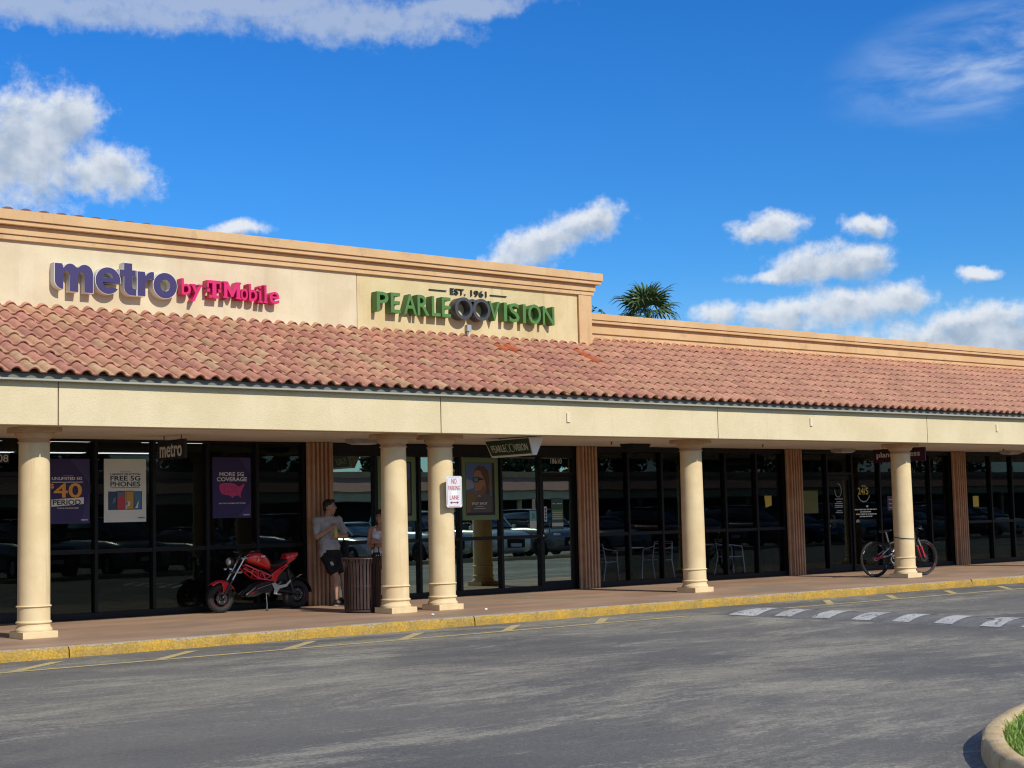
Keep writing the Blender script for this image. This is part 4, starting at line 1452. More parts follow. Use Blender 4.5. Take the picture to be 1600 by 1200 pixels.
for k in range(4):
    pp(p, rect(0.25, 0.8, 0.12+k*0.21, 0.25+k*0.21), 'ink')

# street numbers on the transoms
nm = thing('street_number', (18.9, GY, 2.37), 'pale street number 18610 above the optician door', 'number')
wall_text('18610', 18.77, 19.045, 2.362, 2.462, GY-0.010, 0.004).build('digits', M['print_white'], nm)
nm = thing('street_number', (8.25, GY, 2.36), 'boxed street number ending 608 at the left edge', 'number')
MB().box(7.98, 8.40, GY-0.009, GY-0.0055, 2.335, 2.475).build('backing', M['ink'], nm)
wall_text('18608', 8.00, 8.385, 2.352, 2.458, GY-0.014, 0.004).build('digits', M['print_white'], nm)

# gym window graphics and paper notices
mat('paper_yellow', (0.55, 0.42, 0.06), 0.6)
mat('paper_olive', (0.10, 0.11, 0.025), 0.6)
mat('graphic_grey', (0.33, 0.34, 0.36), 0.5)
mat('graphic_purple', (0.07, 0.03, 0.10), 0.5)
t = thing('paper_notice', (24.8, PY, 1.45), 'torn yellow paper notice on dark window right of single column', 'notice')
MB().prism([(24.69, 1.705), (24.91, 1.705), (24.91, 1.50), (24.72, 1.452)], PY-0.002, PY+0.003, 'xz').build('sheet', M['paper_yellow'], t)
t = thing('paper_notice', (32.29, PY, 1.36), 'yellow paper notice on the window right of the last pilaster', 'notice')
MB().prism([(32.17, 1.63), (32.40, 1.63), (32.40, 1.37), (32.17, 1.37)], PY-0.002, PY+0.003, 'xz').build('sheet', M['paper_yellow'], t)
p = poster('window_notice', 'dim olive poster beside the gym door', 25.90, 26.42, 1.31, 1.80, 'paper_olive', 'poster')
gz = thing('window_graphic', (28.0, PY, 1.2), 'round OPEN 24/5 window graphic with white text lines below', 'window graphic')
gz['_b'] = (27.64, 28.44, 1.20, 1.97, PY)
pt(gz, 'OPEN', 0.36, 0.56, 0.875, 0.925, 'graphic_grey')
w_ = wall_text('24/5', 27.80, 28.17, 1.70, 1.86, PY-0.004, 0.002).build('lettering', M['paper_yellow'], gz)
MB().path([(28.0+0.22*math.cos(a), PY-0.003, 1.76+0.22*math.sin(a)) for a in [rad(200+14*k) for k in range(11)]], 0.014, 5).build('arc', M['graphic_grey'], gz)
MB().prism([(28.06, 1.44), (28.12, 1.465), (28.16, 1.44), (28.11, 1.405)], PY-0.004, PY-0.002, 'xz').build('heart', M['print_white'], gz)
for k, (a, b) in enumerate(((27.66, 28.45), (27.86, 28.27), (27.70, 28.44), (27.83, 28.30))):
    x = a
    ln = MB()
    rr = random.Random(k)
    while x < b-0.03:
        w = min(rr.uniform(0.05, 0.16), b-x)
        ln.box(x, x+w, PY-0.004, PY-0.002, 1.352-k*0.052, 1.379-k*0.052)
        x += w+0.018
    ln.build('text_line', M['print_white'], gz)
MB().prism(arc(27.76, 1.08, 0.07, 0.07, 0, 180, 8), PY-0.004, PY-0.002, 'xz').build('badge', M['graphic_grey'], gz)
dg_ = thing('door_graphic', (27.12, PY, 1.3), 'grey swoosh and text lines on the gym door', 'window graphic')
MB().path([(27.12+0.11*math.cos(a), GY-0.008, 1.80+0.15*math.sin(a)) for a in [rad(100-24*k) for k in range(13)]], 0.010, 5).build('swoosh', M['graphic_grey'], dg_)
for z, a, b in ((1.60, 0.13, 0.14), (1.54, 0.08, 0.10), (1.50, 0.14, 0.14), (1.455, 0.14, 0.14), (1.42, 0.14, 0.14), (1.34, 0.08, 0.1), (1.30, 0.12, 0.13)):
    MB().box(27.13-a, 27.13+b, GY-0.009, GY-0.006, z, z+0.02).build('text_line', M['graphic_grey'], dg_)
p = poster('window_notice', 'small purple and white notice behind the column with bicycle', 28.85, 29.30, 1.33, 1.66, 'graphic_purple', 'notice')
for k in range(3):
    pp(p, rect(0.1, 0.9, 0.15+k*0.28, 0.24+k*0.28), 'graphic_grey')
for o in S.objects:
    if '_b' in o:
        del o['_b']

# ================================================================== litter bin
vary('bin_brown', (0.045, 0.026, 0.022), (0.060, 0.036, 0.030), 8, 0.42, 0.1, 90)
mat('bin_liner', (0.010, 0.008, 0.008), 0.8)
BX, BY = 12.93, 19.68
bn = thing('litter_bin', (BX, BY, 0), 'round dark brown slatted steel litter bin beside the paired columns', 'litter bin')
MB().lathe([(0.245, 0.05), (0.255, 0.10), (0.258, 0.70), (0.24, 0.70), (0.235, 0.08), (0.0, 0.07)], 36, (BX, BY, 0)).build('liner', M['bin_liner'], bn, smooth=40)
NS = 34
for k in range(NS):
    a = 2*math.pi*k/NS
    w = 0.0175
    vs, fs = [], []
    for z, r in ((0.045, 0.268), (0.06, 0.279), (0.62, 0.283), (0.70, 0.288), (0.755, 0.302), (0.79, 0.318), (0.80, 0.318)):
        for rr, ww in ((r, -w), (r, w), (r-0.007, w), (r-0.007, -w)):
            vs.append((BX+rr*math.cos(a)-ww*math.sin(a), BY+rr*math.sin(a)+ww*math.cos(a), z))
    for i in range(6):
        for j in range(4):
            j2 = (j+1) % 4
            fs.append((i*4+j, i*4+j2, (i+1)*4+j2, (i+1)*4+j))
    fs += [(0, 1, 2, 3), (24, 25, 26, 27)]
    MB().add(vs, fs).build('slat', M['bin_brown'], bn)
MB().torus((BX, BY, 0.808), 0.312, 0.013, 'z', 48, 8).build('rim', M['bin_brown'], bn, smooth=60)
MB().lathe([(0.262, 0.012), (0.270, 0.015), (0.270, 0.044), (0.255, 0.044)], 36, (BX, BY, 0)).build('base_ring', M['bin_brown'], bn, smooth=40)
MB().torus((BX, BY, 0.40), 0.268, 0.007, 'z', 40, 6).build('hoop', M['bin_brown'], bn, smooth=60)
for k in range(3):
    a = 2*math.pi*k/3+0.5
    MB().lathe([(0.022, 0.0), (0.022, 0.0118)], 10, (BX+0.2*math.cos(a), BY+0.2*math.sin(a), 0)).build('foot', M['bin_liner'], bn)

# ================================================================== motorcycle (parked along the shop front, nose to the left)
mat('moto_red', (0.74, 0.014, 0.022), 0.2, 0.0, 0.5, coat=1.0)
mat('moto_black', (0.012, 0.012, 0.013), 0.35)
mat('moto_black_matte', (0.016, 0.016, 0.016), 0.7)
mat('moto_yellow', (0.70, 0.42, 0.10), 0.4)
mat('lens_clear', (0.75, 0.78, 0.80), 0.05, 0.6)
mat('rim_red', (0.30, 0.012, 0.012), 0.35)
MX, MY = 12.3, 21.60
mo = thing('motorcycle', (MX, MY, 0), 'small red naked motorcycle parked on its stand before the phone shop', 'motorcycle')


def mB(*a, **k):
    return MB()


FWC, RWC, WR = (-0.75, 0.228), (0.61, 0.228), 0.228


def wheel(cx, cz, tw, front):
    w = thing('wheel', (0, 0, 0))
    w.parent = mo
    w.location = (cx, 0, cz)
    ty = []
    for k in range(14):
        a = 2*math.pi*k/14
        ty.append((0.178+0.05*math.cos(a), tw*math.sin(a)))
    MB().lathe(ty, 40, (0, 0, 0), 'y', closed=True).build('tyre', M['rubber'], w, smooth=60, local=True)
    tread = MB()
    for k in range(26):
        a = 2*math.pi*k/26
        for sg_ in (-1, 1):
            c, s_ = math.cos(a), math.sin(a)
            tread.box(-0.010, 0.010, sg_*tw*0.32-0.017, sg_*tw*0.32+0.017, 0.2195, 0.2255)
            base = len(tread.v)-8
            for i in range(base, base+8):
                x, y, z = tread.v[i]
                tread.v[i] = (x*c+z*s_, y, -x*s_+z*c)
    tread.build('tread', M['rubber'], w, local=True)
    MB().lathe([(0.150, -0.042), (0.142, -0.046), (0.130, -0.036), (0.130, 0.036), (0.142, 0.046), (0.150, 0.042)], 40, (0, 0, 0), 'y', closed=True).build('rim', M['moto_black'], w, smooth=40, local=True)
    MB().torus((0, -0.047, 0), 0.144, 0.0035, 'y', 40, 6).build('rim_stripe', M['rim_red'], w, smooth=60, local=True)
    for k in range(6):
        a = 2*math.pi*k/6
        MB().tube((0.03*math.cos(a), 0, 0.03*math.sin(a)), (0.134*math.cos(a+0.12), 0, 0.134*math.sin(a+0.12)), 0.014, 0.010, 8).build('spoke', M['moto_black'], w, smooth=50, local=True)
    MB().lathe([(0.0, -0.055), (0.035, -0.052), (0.038, 0.052), (0.0, 0.055)], 16, (0, 0, 0), 'y').build('hub', M['steel_dark'], w, smooth=40, local=True)
    MB().lathe([(0.045, -0.062), (0.098, -0.062), (0.098, -0.058), (0.045, -0.058)], 32, (0, 0, 0), 'y', closed=True).build('brake_disc', M['steel_dark'], w, smooth=30, local=True)
    for k in range(5):
        a = 2*math.pi*k/5+0.3
        MB().ball((0.072*math.cos(a), -0.066, 0.072*math.sin(a)), 0.009, 8, 6).build('bolt', M['chrome'], w, smooth=60, local=True)
    return w


wheel(FWC[0], FWC[1], 0.055, True)
wheel(RWC[0], RWC[1], 0.068, False)


def bl(mb, name, m, smooth=45, bevel=0):
    return mb.build(name, M[m], mo, smooth=smooth, local=True, bevel=bevel)


for s_ in (-1, 1):
    y = 0.085*s_
    bl(MB().tube((-0.75, y, 0.228), (-0.575, y, 0.50), 0.021, 0.021, 12), 'fork_lower', 'steel_dark')
    bl(MB().tube((-0.62, y, 0.43), (-0.345, y, 0.855), 0.0165, 0.0165, 12), 'fork_tube', 'chrome')
    bl(MB().tube((-0.35, 0.02*s_, 0.845), (-0.285, 0.20*s_, 0.935), 0.0125, n=10), 'handlebar', 'moto_black')
    bl(MB().tube((-0.285, 0.20*s_, 0.935), (-0.235, 0.345*s_, 0.945), 0.018, 0.0175, 10), 'grip', 'rubber')
    bl(MB().path([(-0.30, 0.18*s_, 0.93), (-0.335, 0.23*s_, 0.93), (-0.33, 0.32*s_, 0.935)], 0.006, 6), 'lever', 'aluminium')
    bl(MB().path([(-0.29, 0.19*s_, 0.945), (-0.30, 0.24*s_, 1.0), (-0.31, 0.275*s_, 1.03)], 0.006, 6), 'mirror_stem', 'moto_black')
    bl(MB().ball((-0.312, 0.30*s_, 1.055), (0.012, 0.055, 0.034), 14, 8), 'mirror', 'moto_black')
    bl(MB().ball((-0.60, 0.085*s_, 0.672), (0.03, 0.018, 0.018), 10, 8), 'indicator', 'lens_clear')
bl(MB().box(-0.42, -0.30, -0.11, 0.11, 0.815, 0.845), 'top_yoke', 'aluminium', None, 0.01)
bl(MB().box(-0.53, -0.41, -0.11, 0.11, 0.60, 0.63), 'lower_yoke', 'aluminium', None, 0.01)
bl(MB().ball((-0.555, 0, 0.785), (0.062, 0.085, 0.075), 18, 12), 'headlamp_shell', 'moto_black')
bl(MB().ball((-0.588, 0, 0.785), (0.040, 0.070, 0.062), 18, 12), 'headlamp_lens', 'lens_clear')
bl(MB().box(-0.44, -0.38, -0.06, 0.06, 0.86, 0.91), 'dashboard', 'moto_black', None, 0.012)
# front mudguard: an arched shell with a forked side tail
fd = MB()
vs, fs = [], []
angs = [rad(a) for a in range(128, 18, -10)]
for i, a in enumerate(angs):
    for q in (-0.072, -0.058, -0.03, 0.0, 0.03, 0.058, 0.072):
        r = 0.262+0.022*(1-(q/0.072)**2)-0.014*abs(q/0.072)**4
        vs.append((-0.75+r*math.cos(a), q, 0.228+r*math.sin(a)))
for i in range(len(angs)-1):
    for k in range(6):
        fs.append((i*7+k, i*7+k+1, (i+1)*7+k+1, (i+1)*7+k))
fd.add(vs, fs)
o = bl(fd, 'front_mudguard', 'moto_red', 60)
md = o.modifiers.new('solid', 'SOLIDIFY')
md.thickness = 0.006
for s_ in (-1, 1):
    bl(MB().prism([(-0.76, 0.475), (-0.62, 0.455), (-0.60, 0.40), (-0.655, 0.33), (-0.70, 0.255), (-0.745, 0.245), (-0.735, 0.33), (-0.735, 0.40)], 0.069*s_, 0.078*s_, 'xz'), 'mudguard_side', 'moto_red', None, 0.003)
# tank: lofted
tk = MB()
stn = [(-0.30, 0.03, 0.80, 0.845), (-0.27, 0.085, 0.765, 0.875), (-0.20, 0.125, 0.735, 0.915), (-0.10, 0.140, 0.70, 0.922), (0.0, 0.132, 0.66, 0.902), (0.07, 0.110, 0.635, 0.845), (0.12, 0.085, 0.63, 0.765), (0.145, 0.05, 0.635, 0.70)]
vs, fs = [], []
n = 18
for x, w, z0, z1 in stn:
    for k in range(n):
        a = 2*math.pi*k/n
        c, s_ = math.cos(a), math.sin(a)
        yy = w*math.copysign(abs(c)**0.7, c)
        zz = (z0+z1)/2+(z1-z0)/2*math.copysign(abs(s_)**0.75, s_)
        yy *= 0.80+0.20*(0.5+0.5*s_) if True else 1
        vs.append((x, yy, zz))
for i in range(len(stn)-1):
    for k in range(n):
        k2 = (k+1) % n
        fs.append((i*n+k, i*n+k2, (i+1)*n+k2, (i+1)*n+k))
fs += [tuple(range(n)), tuple(range((len(stn)-1)*n, len(stn)*n))]
tank = bl(tk.add(vs, fs), 'tank', 'moto_red', 70)
sb = tank.modifiers.new('sub', 'SUBSURF')
sb.levels = sb.render_levels = 1
bl(MB().lathe([(0.0, 0.008), (0.03, 0.006), (0.032, 0.0)], 16, (-0.12, 0, 0.922)), 'filler_cap', 'steel_dark')
em = MB().prism([(-0.155, 0.80), (-0.135, 0.845), (-0.12, 0.80), (-0.10, 0.815), (-0.115, 0.775), (-0.15, 0.77)], -0.142, -0.134, 'xz')
bl(em, 'tank_emblem', 'moto_yellow', None)
bl(MB().box(-0.085, -0.015, -0.141, -0.130, 0.838, 0.862), 'tank_badge', 'print_white', None)
# trellis frame
for s_ in (-1, 1):
    y = 0.105*s_
    A = [(-0.335, y*0.5, 0.735), (-0.20, y, 0.665), (-0.05, y, 0.605), (0.10, y, 0.54)]
    B = [(-0.36, y*0.5, 0.675), (-0.25, y, 0.60), (-0.13, y, 0.51), (0.11, y, 0.465)]
    bl(MB().path(A, 0.013, 8), 'frame_tube', 'moto_red')
    bl(MB().path(B, 0.013, 8), 'frame_tube', 'moto_red')
    for a, b in ((A[1], B[1]), (B[1], (-0.125, y, 0.635)), ((-0.125, y, 0.635), B[2]), (B[2], A[2]), (A[2], (0.0, y, 0.49)), ((0.0, y, 0.49), A[3])):
        bl(MB().tube(a, b, 0.010, n=8), 'frame_tube', 'moto_red')
    # seat rails and side panel
    bl(MB().path([(0.10, y, 0.54), (0.22, y*0.95, 0.62), (0.42, y*0.75, 0.715), (0.58, y*0.5, 0.80)], 0.014, 8), 'seat_rail', 'moto_red')
    bl(MB().path([(0.17, y, 0.44), (0.25, y*0.95, 0.57), (0.42, y*0.75, 0.69)], 0.014, 8), 'seat_rail', 'moto_red')
    bl(MB().prism([(0.10, 0.46), (0.19, 0.43), (0.235, 0.545), (0.30, 0.64), (0.20, 0.625), (0.12, 0.56)], y*1.02, y*1.13, 'xz'), 'side_panel', 'moto_red', None, 0.004)
    # aluminium swing-arm plate and arm
    bl(MB().prism([(0.10, 0.42), (0.16, 0.435), (0.22, 0.385), (0.36, 0.40), (0.44, 0.465), (0.455, 0.44), (0.37, 0.355), (0.24, 0.33), (0.18, 0.245), (0.13, 0.25), (0.15, 0.33)], y*1.14, y*1.28, 'xz'), 'pivot_plate', 'aluminium', None, 0.004)
    bl(MB().tube((0.16, y*0.95, 0.33), (0.61, y*0.9, 0.228), 0.022, 0.018, 10), 'swing_arm', 'moto_black')
    bl(MB().path([(0.18, y*1.15, 0.25), (0.19, y*1.6, 0.245), (0.20, y*2.0, 0.245)], 0.011, 8), 'footpeg', 'aluminium')
    bl(MB().tube((0.50, y*1.0, 0.27), (0.42, y*0.85, 0.63), 0.020, 0.020, 10), 'shock', 'steel_dark')
    bl(MB().prism([(-0.37, 0.255), (-0.18, 0.405), (-0.05, 0.45), (0.09, 0.455), (0.14, 0.36), (0.02, 0.30), (-0.20, 0.225), (-0.33, 0.225)], 0.03*s_, 0.125*s_, 'xz'), 'belly_case', 'moto_black', None, 0.012)
    bl(MB().tube((-0.36, 0.128*s_, 0.262), (-0.20, 0.132*s_, 0.365), 0.0075, n=6), 'case_trim', 'aluminium')
    bl(MB().tube((-0.16, 0.128*s_, 0.345), (0.10, 0.130*s_, 0.415), 0.006, n=6), 'case_trim', 'aluminium')
    bl(MB().prism([(-0.27, 0.27), (-0.16, 0.305), (-0.15, 0.325), (-0.27, 0.295)], 0.126*s_, 0.131*s_, 'xz'), 'case_stripe', 'rim_red', None)
bl(MB().lathe([(0.0, -0.11), (0.085, -0.10), (0.09, 0.10), (0.0, 0.11)], 20, (0.06, 0, 0.36), 'y'), 'motor', 'steel_dark')
bl(MB().box(0.12, 0.45, -0.07, 0.07, 0.44, 0.60), 'electronics_box', 'moto_black_matte', None, 0.02)
# seat
st = MB()
vs, fs = [], []
stn = [(0.10, 0.07, 0.70, 0.74), (0.17, 0.10, 0.665, 0.715), (0.27, 0.115, 0.685, 0.735), (0.38, 0.105, 0.73, 0.79), (0.42, 0.10, 0.75, 0.83)]
n = 14
for x, w, z0, z1 in stn:
    for k in range(n):
        a = 2*math.pi*k/n
        c, s_ = math.cos(a), math.sin(a)
        vs.append((x, w*math.copysign(abs(c)**0.6, c), (z0+z1)/2+(z1-z0)/2*math.copysign(abs(s_)**0.6, s_)))
for i in range(len(stn)-1):
    for k in range(n):
        k2 = (k+1) % n
        fs.append((i*n+k, i*n+k2, (i+1)*n+k2, (i+1)*n+k))
fs += [tuple(range(n)), tuple(range((len(stn)-1)*n, len(stn)*n))]
bl(st.add(vs, fs), 'seat', 'moto_black_matte', 60)
vs, fs = [], []
stn = [(0.385, 0.085, 0.735, 0.80), (0.42, 0.105, 0.725, 0.885), (0.50, 0.10, 0.745, 0.893), (0.60, 0.075, 0.80, 0.898), (0.645, 0.045, 0.84, 0.896)]
for x, w, z0, z1 in stn:
    for k in range(n):
        a = 2*math.pi*k/n
        c, s_ = math.cos(a), math.sin(a)
        vs.append((x, w*math.copysign(abs(c)**0.55, c), (z0+z1)/2+(z1-z0)/2*math.copysign(abs(s_)**0.6, s_)))
for i in range(len(stn)-1):
    for k in range(n):
        k2 = (k+1) % n
        fs.append((i*n+k, i*n+k2, (i+1)*n+k2, (i+1)*n+k))
fs += [tuple(range(n)), tuple(range((len(stn)-1)*n, len(stn)*n))]
bl(MB().add(vs, fs), 'tail_cowl', 'moto_red', 50)
bl(MB().ball((0.645, 0, 0.862), (0.014, 0.04, 0.02), 10, 6), 'tail_lamp', 'rim_red')
# rear hugger, plate bracket
hg = MB()
vs, fs = [], []
angs = [rad(a) for a in range(125, 0, -12)]
for a in angs:
    for q in (-0.075, -0.05, 0, 0.05, 0.075):
        r = 0.262+0.012*(1-(q/0.075)**2)
        vs.append((RWC[0]+r*math.cos(a), q, RWC[1]+r*math.sin(a)))
for i in range(len(angs)-1):
    for k in range(4):
        fs.append((i*5+k, i*5+k+1, (i+1)*5+k+1, (i+1)*5+k))
o = bl(hg.add(vs, fs), 'rear_hugger', 'moto_black', 60)
md = o.modifiers.new('solid', 'SOLIDIFY')
md.thickness = 0.005
bl(MB().path([(0.60, -0.05, 0.49), (0.66, -0.06, 0.53), (0.70, -0.06, 0.54)], 0.008, 6), 'plate_bracket', 'aluminium')
bl(MB().path([(0.61, 0.06, 0.23), (0.66, 0.07, 0.42), (0.68, 0.0, 0.50)], 0.008, 6), 'plate_bracket', 'moto_black')
bl(MB().path([(0.02, -0.09, 0.26), (-0.01, -0.16, 0.10), (-0.03, -0.19, 0.012)], 0.0085, 8), 'side_stand', 'steel_dark')
bl(MB().ball((-0.035, -0.20, 0.009), (0.03, 0.016, 0.0085), 10, 6), 'stand_foot', 'steel_dark')
for pts in ([(-0.30, -0.12, 0.93), (-0.46, -0.13, 0.90), (-0.50, -0.10, 0.78), (-0.52, -0.07, 0.62), (-0.63, -0.09, 0.36), (-0.70, -0.08, 0.28)], [(-0.30, 0.12, 0.93), (-0.45, 0.08, 0.87), (-0.36, 0.06, 0.76)], [(0.12, -0.11, 0.44), (0.28, -0.12, 0.50), (0.45, -0.10, 0.46), (0.55, -0.08, 0.30)]):
    bl(MB().path(pts, 0.005, 6), 'cable', 'rubber')
mo.rotation_euler = (rad(-1.0), 0, rad(0.5))

# ================================================================== bicycle
mat('bike_black', (0.012, 0.012, 0.013), 0.35)
mat('bike_white', (0.62, 0.62, 0.62), 0.3)
mat('bike_red', (0.50, 0.03, 0.06), 0.3)
mat('tyre_grey', (0.014, 0.014, 0.015), 0.75)
bk = thing('bicycle', (25.22, 19.68, 0), 'black and red full suspension mountain bicycle chained behind a column', 'bicycle', rz=rad(-15))


def kb(mb, name, m, smooth=45, bevel=0):
    return mb.build(name, M[m], bk, smooth=smooth, local=True, bevel=bevel)


WB = 1.20
for cx in (0.0, WB):
    w = thing('wheel', (0, 0, 0))
    w.parent = bk
    w.location = (cx, 0, 0.362)
    MB().torus((0, 0, 0), 0.335, 0.027, 'y', 56, 10).build('tyre', M['tyre_grey'], w, smooth=60, local=True)
    MB().lathe([(0.318, -0.013), (0.318, 0.013), (0.298, 0.010), (0.298, -0.010)], 56, (0, 0, 0), 'y', closed=True).build('rim', M['bike_black'], w, smooth=40, local=True)
    MB().torus((0, -0.028, 0), 0.338, 0.0025, 'y', 56, 5).build('tyre_stripe', M['steel_dark'], w, smooth=60, local=True)
    for k in range(28):
        a = 2*math.pi*k/28
        b = a+(0.35 if k % 2 else -0.35)
        sd = 0.025 if k % 4 < 2 else -0.025
        MB().tube((0.022*math.cos(b), sd, 0.022*math.sin(b)), (0.302*math.cos(a), 0, 0.302*math.sin(a)), 0.0014, n=4, caps=False).build('spoke', M['steel_dark'], w, local=True)
    MB().lathe([(0.018, -0.05), (0.024, -0.03), (0.018, 0), (0.024, 0.03), (0.018, 0.05)], 14, (0, 0, 0), 'y').build('hub', M['bike_black'], w, smooth=40, local=True)
    MB().lathe([(0.05, -0.042), (0.085, -0.042), (0.085, -0.039), (0.05, -0.039)], 28, (0, 0, 0), 'y', closed=True).build('brake_disc', M['steel_dark'], w, smooth=30, local=True)
    for k in range(4):
        MB().box(-0.03, 0.03, -0.014, -0.012, 0.302, 0.314).build('rim_decal', M['bike_red'] if cx else M['print_white'], w, local=True).rotation_euler = (0, k*1.57+0.5, 0)
BB = (0.445, 0.35)
ST = (0.36, 0.62)
HT, HB = (0.99, 0.86), (1.025, 0.74)
SH = (0.30, 0.90)
for p0, p1, r0, r1, m_ in (((BB[0], 0, BB[1]), (HB[0]-0.01, 0, HB[1]), 0.030, 0.026, 'bike_black'), ((0.375, 0, 0.66), (HT[0], 0, HT[1]-0.02), 0.022, 0.022, 'bike_black'), ((BB[0], 0, BB[1]), (0.355, 0, 0.70), 0.022, 0.019, 'bike_black'),
                           ((0.99, 0, 0.875), (1.03, 0, 0.72), 0.024, 0.026, 'bike_black')):
    kb(MB().tube(p0, p1, r0, r1, 12), 'frame_tube', m_)
for s_ in (-1, 1):
    y = 0.062*s_
    kb(MB().tube((0.0, y, 0.362), (0.16, y, 0.40), 0.014, 0.016, 8), 'chain_stay', 'bike_red')
    kb(MB().tube((0.16, y, 0.40), (0.40, 0.03*s_, 0.44), 0.014, 0.014, 8), 'chain_stay', 'bike_white')
    kb(MB().tube((-0.01, y, 0.375), (0.14, y, 0.45), 0.013, 0.013, 8), 'seat_stay', 'bike_red')
    kb(MB().tube((0.14, y, 0.45), (0.34, 0.035*s_, 0.575), 0.012, 0.012, 8), 'seat_stay', 'bike_white')
    kb(MB().tube((1.20, y, 0.362), (1.115, y, 0.60), 0.018, 0.022, 10), 'fork_lower', 'bike_red')
    kb(MB().tube((1.13, y, 0.55), (1.05, y, 0.735), 0.0155, 0.0155, 10), 'fork_stanchion', 'aluminium')
    kb(MB().path([(0.93, 0.0, 0.955), (0.95, 0.14*s_, 0.965), (0.91, 0.30*s_, 0.985)], 0.012, 8), 'handlebar', 'bike_black')
    kb(MB().tube((0.915, 0.28*s_, 0.983), (0.885, 0.38*s_, 0.985), 0.017, 0.017, 8), 'grip', 'rubber')
    kb(MB().path([(0.935, 0.22*s_, 0.97), (0.985, 0.25*s_, 0.945), (0.97, 0.33*s_, 0.945)], 0.006, 6), 'brake_lever', 'aluminium')
    kb(MB().tube((BB[0]+0.0, 0.075*s_, BB[1]), (BB[0]+0.10*s_, 0.085*s_, BB[1]-0.135*s_), 0.011, 0.010, 8), 'crank', 'aluminium')
    kb(MB().box(BB[0]+0.10*s_-0.045, BB[0]+0.10*s_+0.045, 0.09*s_ if s_ > 0 else -0.18, 0.18 if s_ > 0 else -0.09, BB[1]-0.135*s_-0.012, BB[1]-0.135*s_+0.012), 'pedal', 'bike_black', None, 0.004)
kb(MB().box(1.035, 1.075, -0.075, 0.075, 0.725, 0.765), 'fork_crown', 'bike_black', None, 0.008)
kb(MB().tube((0.995, 0, 0.87), (0.94, 0, 0.955), 0.018, 0.018, 10), 'stem', 'bike_black')
kb(MB().tube((0.355, 0, 0.70), (0.30, 0, 0.90), 0.0145, 0.0145, 10), 'seat_post', 'aluminium')
kb(MB().prism([(0.14, 0.915), (0.17, 0.945), (0.26, 0.94), (0.42, 0.945), (0.43, 0.93), (0.36, 0.915), (0.24, 0.895), (0.17, 0.90)], -0.05, 0.05, 'xz'), 'saddle', 'bike_black', None, 0.02)
kb(MB().tube((0.40, 0, 0.44), (0.52, 0, 0.58), 0.026, 0.026, 12), 'shock', 'aluminium')
kb(MB().lathe([(0.07, -0.058), (0.088, -0.057), (0.088, -0.053), (0.07, -0.052)], 32, (BB[0], 0, BB[1]), 'y', closed=True), 'chainring', 'aluminium')
kb(MB().lathe([(0.02, -0.048), (0.05, -0.046), (0.052, -0.028), (0.02, -0.026)], 24, (0, 0, 0.362), 'y', closed=True), 'cassette', 'aluminium')
kb(MB().path([(0.0, -0.05, 0.414), (BB[0], -0.055, BB[1]+0.088)], 0.004, 4), 'chain', 'steel_dark')
kb(MB().path([(0.0, -0.05, 0.30), (BB[0], -0.055, BB[1]-0.088)], 0.004, 4), 'chain', 'steel_dark')
kb(MB().prism([(-0.02, 0.33), (0.03, 0.33), (0.035, 0.25), (0.0, 0.23)], -0.055, -0.035, 'xz'), 'derailleur', 'steel_dark', None, 0.004)
for pts in ([(0.96, 0.1, 0.96), (1.08, 0.06, 0.92), (1.10, 0.05, 0.78), (1.16, 0.05, 0.5)], [(0.96, -0.1, 0.96), (1.07, -0.05, 0.90), (0.95, -0.03, 0.72), (0.6, -0.03, 0.52)]):
    kb(MB().path(pts, 0.004, 5), 'cable', 'rubber')
# lock cable looped round the column
lk = thing('cable_lock', (25.4, 19.08, 0.78), 'dark cable lock looped round column above the bicycle wheel', 'lock')
pts = []
for k in range(40):
    a = 2*math.pi*k/40
    r = 0.207
    pts.append((25.40+r*math.cos(a), 19.08+r*math.sin(a)*1.0, 0.785-0.022*math.sin(-a+0.3)))
MB().path(pts, 0.0075, 6, closed=True).build('cable', M['rubber'], lk, smooth=60)
MB().box(25.37, 25.43, 19.292, 19.325, 0.75, 0.81).build('lock_body', M['steel_dark'], lk, bevel=0.006)

# ================================================================== cafe chairs and tables behind the dark window
mat('chair_metal', (0.80, 0.80, 0.78), 0.35, 0.2)


def chair(x, y, rz, label):
    t = thing('cafe_chair', (x, y, 0), label, 'chair', 'aluminium chairs behind the glass', rz)

    def kb2(mb, name, m='chair_metal'):
        return mb.build(name, M[m], t, smooth=50, local=True)
    for s_ in (-1, 1):
        kb2(MB().path([(0.26*s_, -0.24, 0.0), (0.25*s_, -0.20, 0.45), (0.25*s_, -0.19, 0.62), (0.25*s_, -0.15, 0.66), (0.24*s_, 0.10, 0.69), (0.20*s_, 0.20, 0.72)], 0.0125, 8), 'leg')
        kb2(MB().path([(0.24*s_, 0.26, 0.0), (0.23*s_, 0.15, 0.43), (0.21*s_, 0.22, 0.80)], 0.0125, 8), 'leg')
        kb2(MB().tube((0.25*s_, -0.20, 0.44), (0.23*s_, 0.15, 0.43), 0.010, n=8), 'seat_rail')
    for k in range(6):
        y_ = -0.18+k*0.06
        kb2(MB().box(-0.235, 0.235, y_-0.02, y_+0.02, 0.438, 0.446), 'seat_slat')
    for k in range(3):
        kb2(MB().path([(-0.215, 0.19+0.012*k, 0.58+0.09*k), (0, 0.25+0.012*k, 0.585+0.09*k), (0.215, 0.19+0.012*k, 0.58+0.09*k)], 0.012, 6), 'back_slat')
    kb2(MB().path([(-0.21, 0.22, 0.80), (0, 0.27, 0.81), (0.21, 0.22, 0.80)], 0.0125, 8), 'top_rail')
    return t


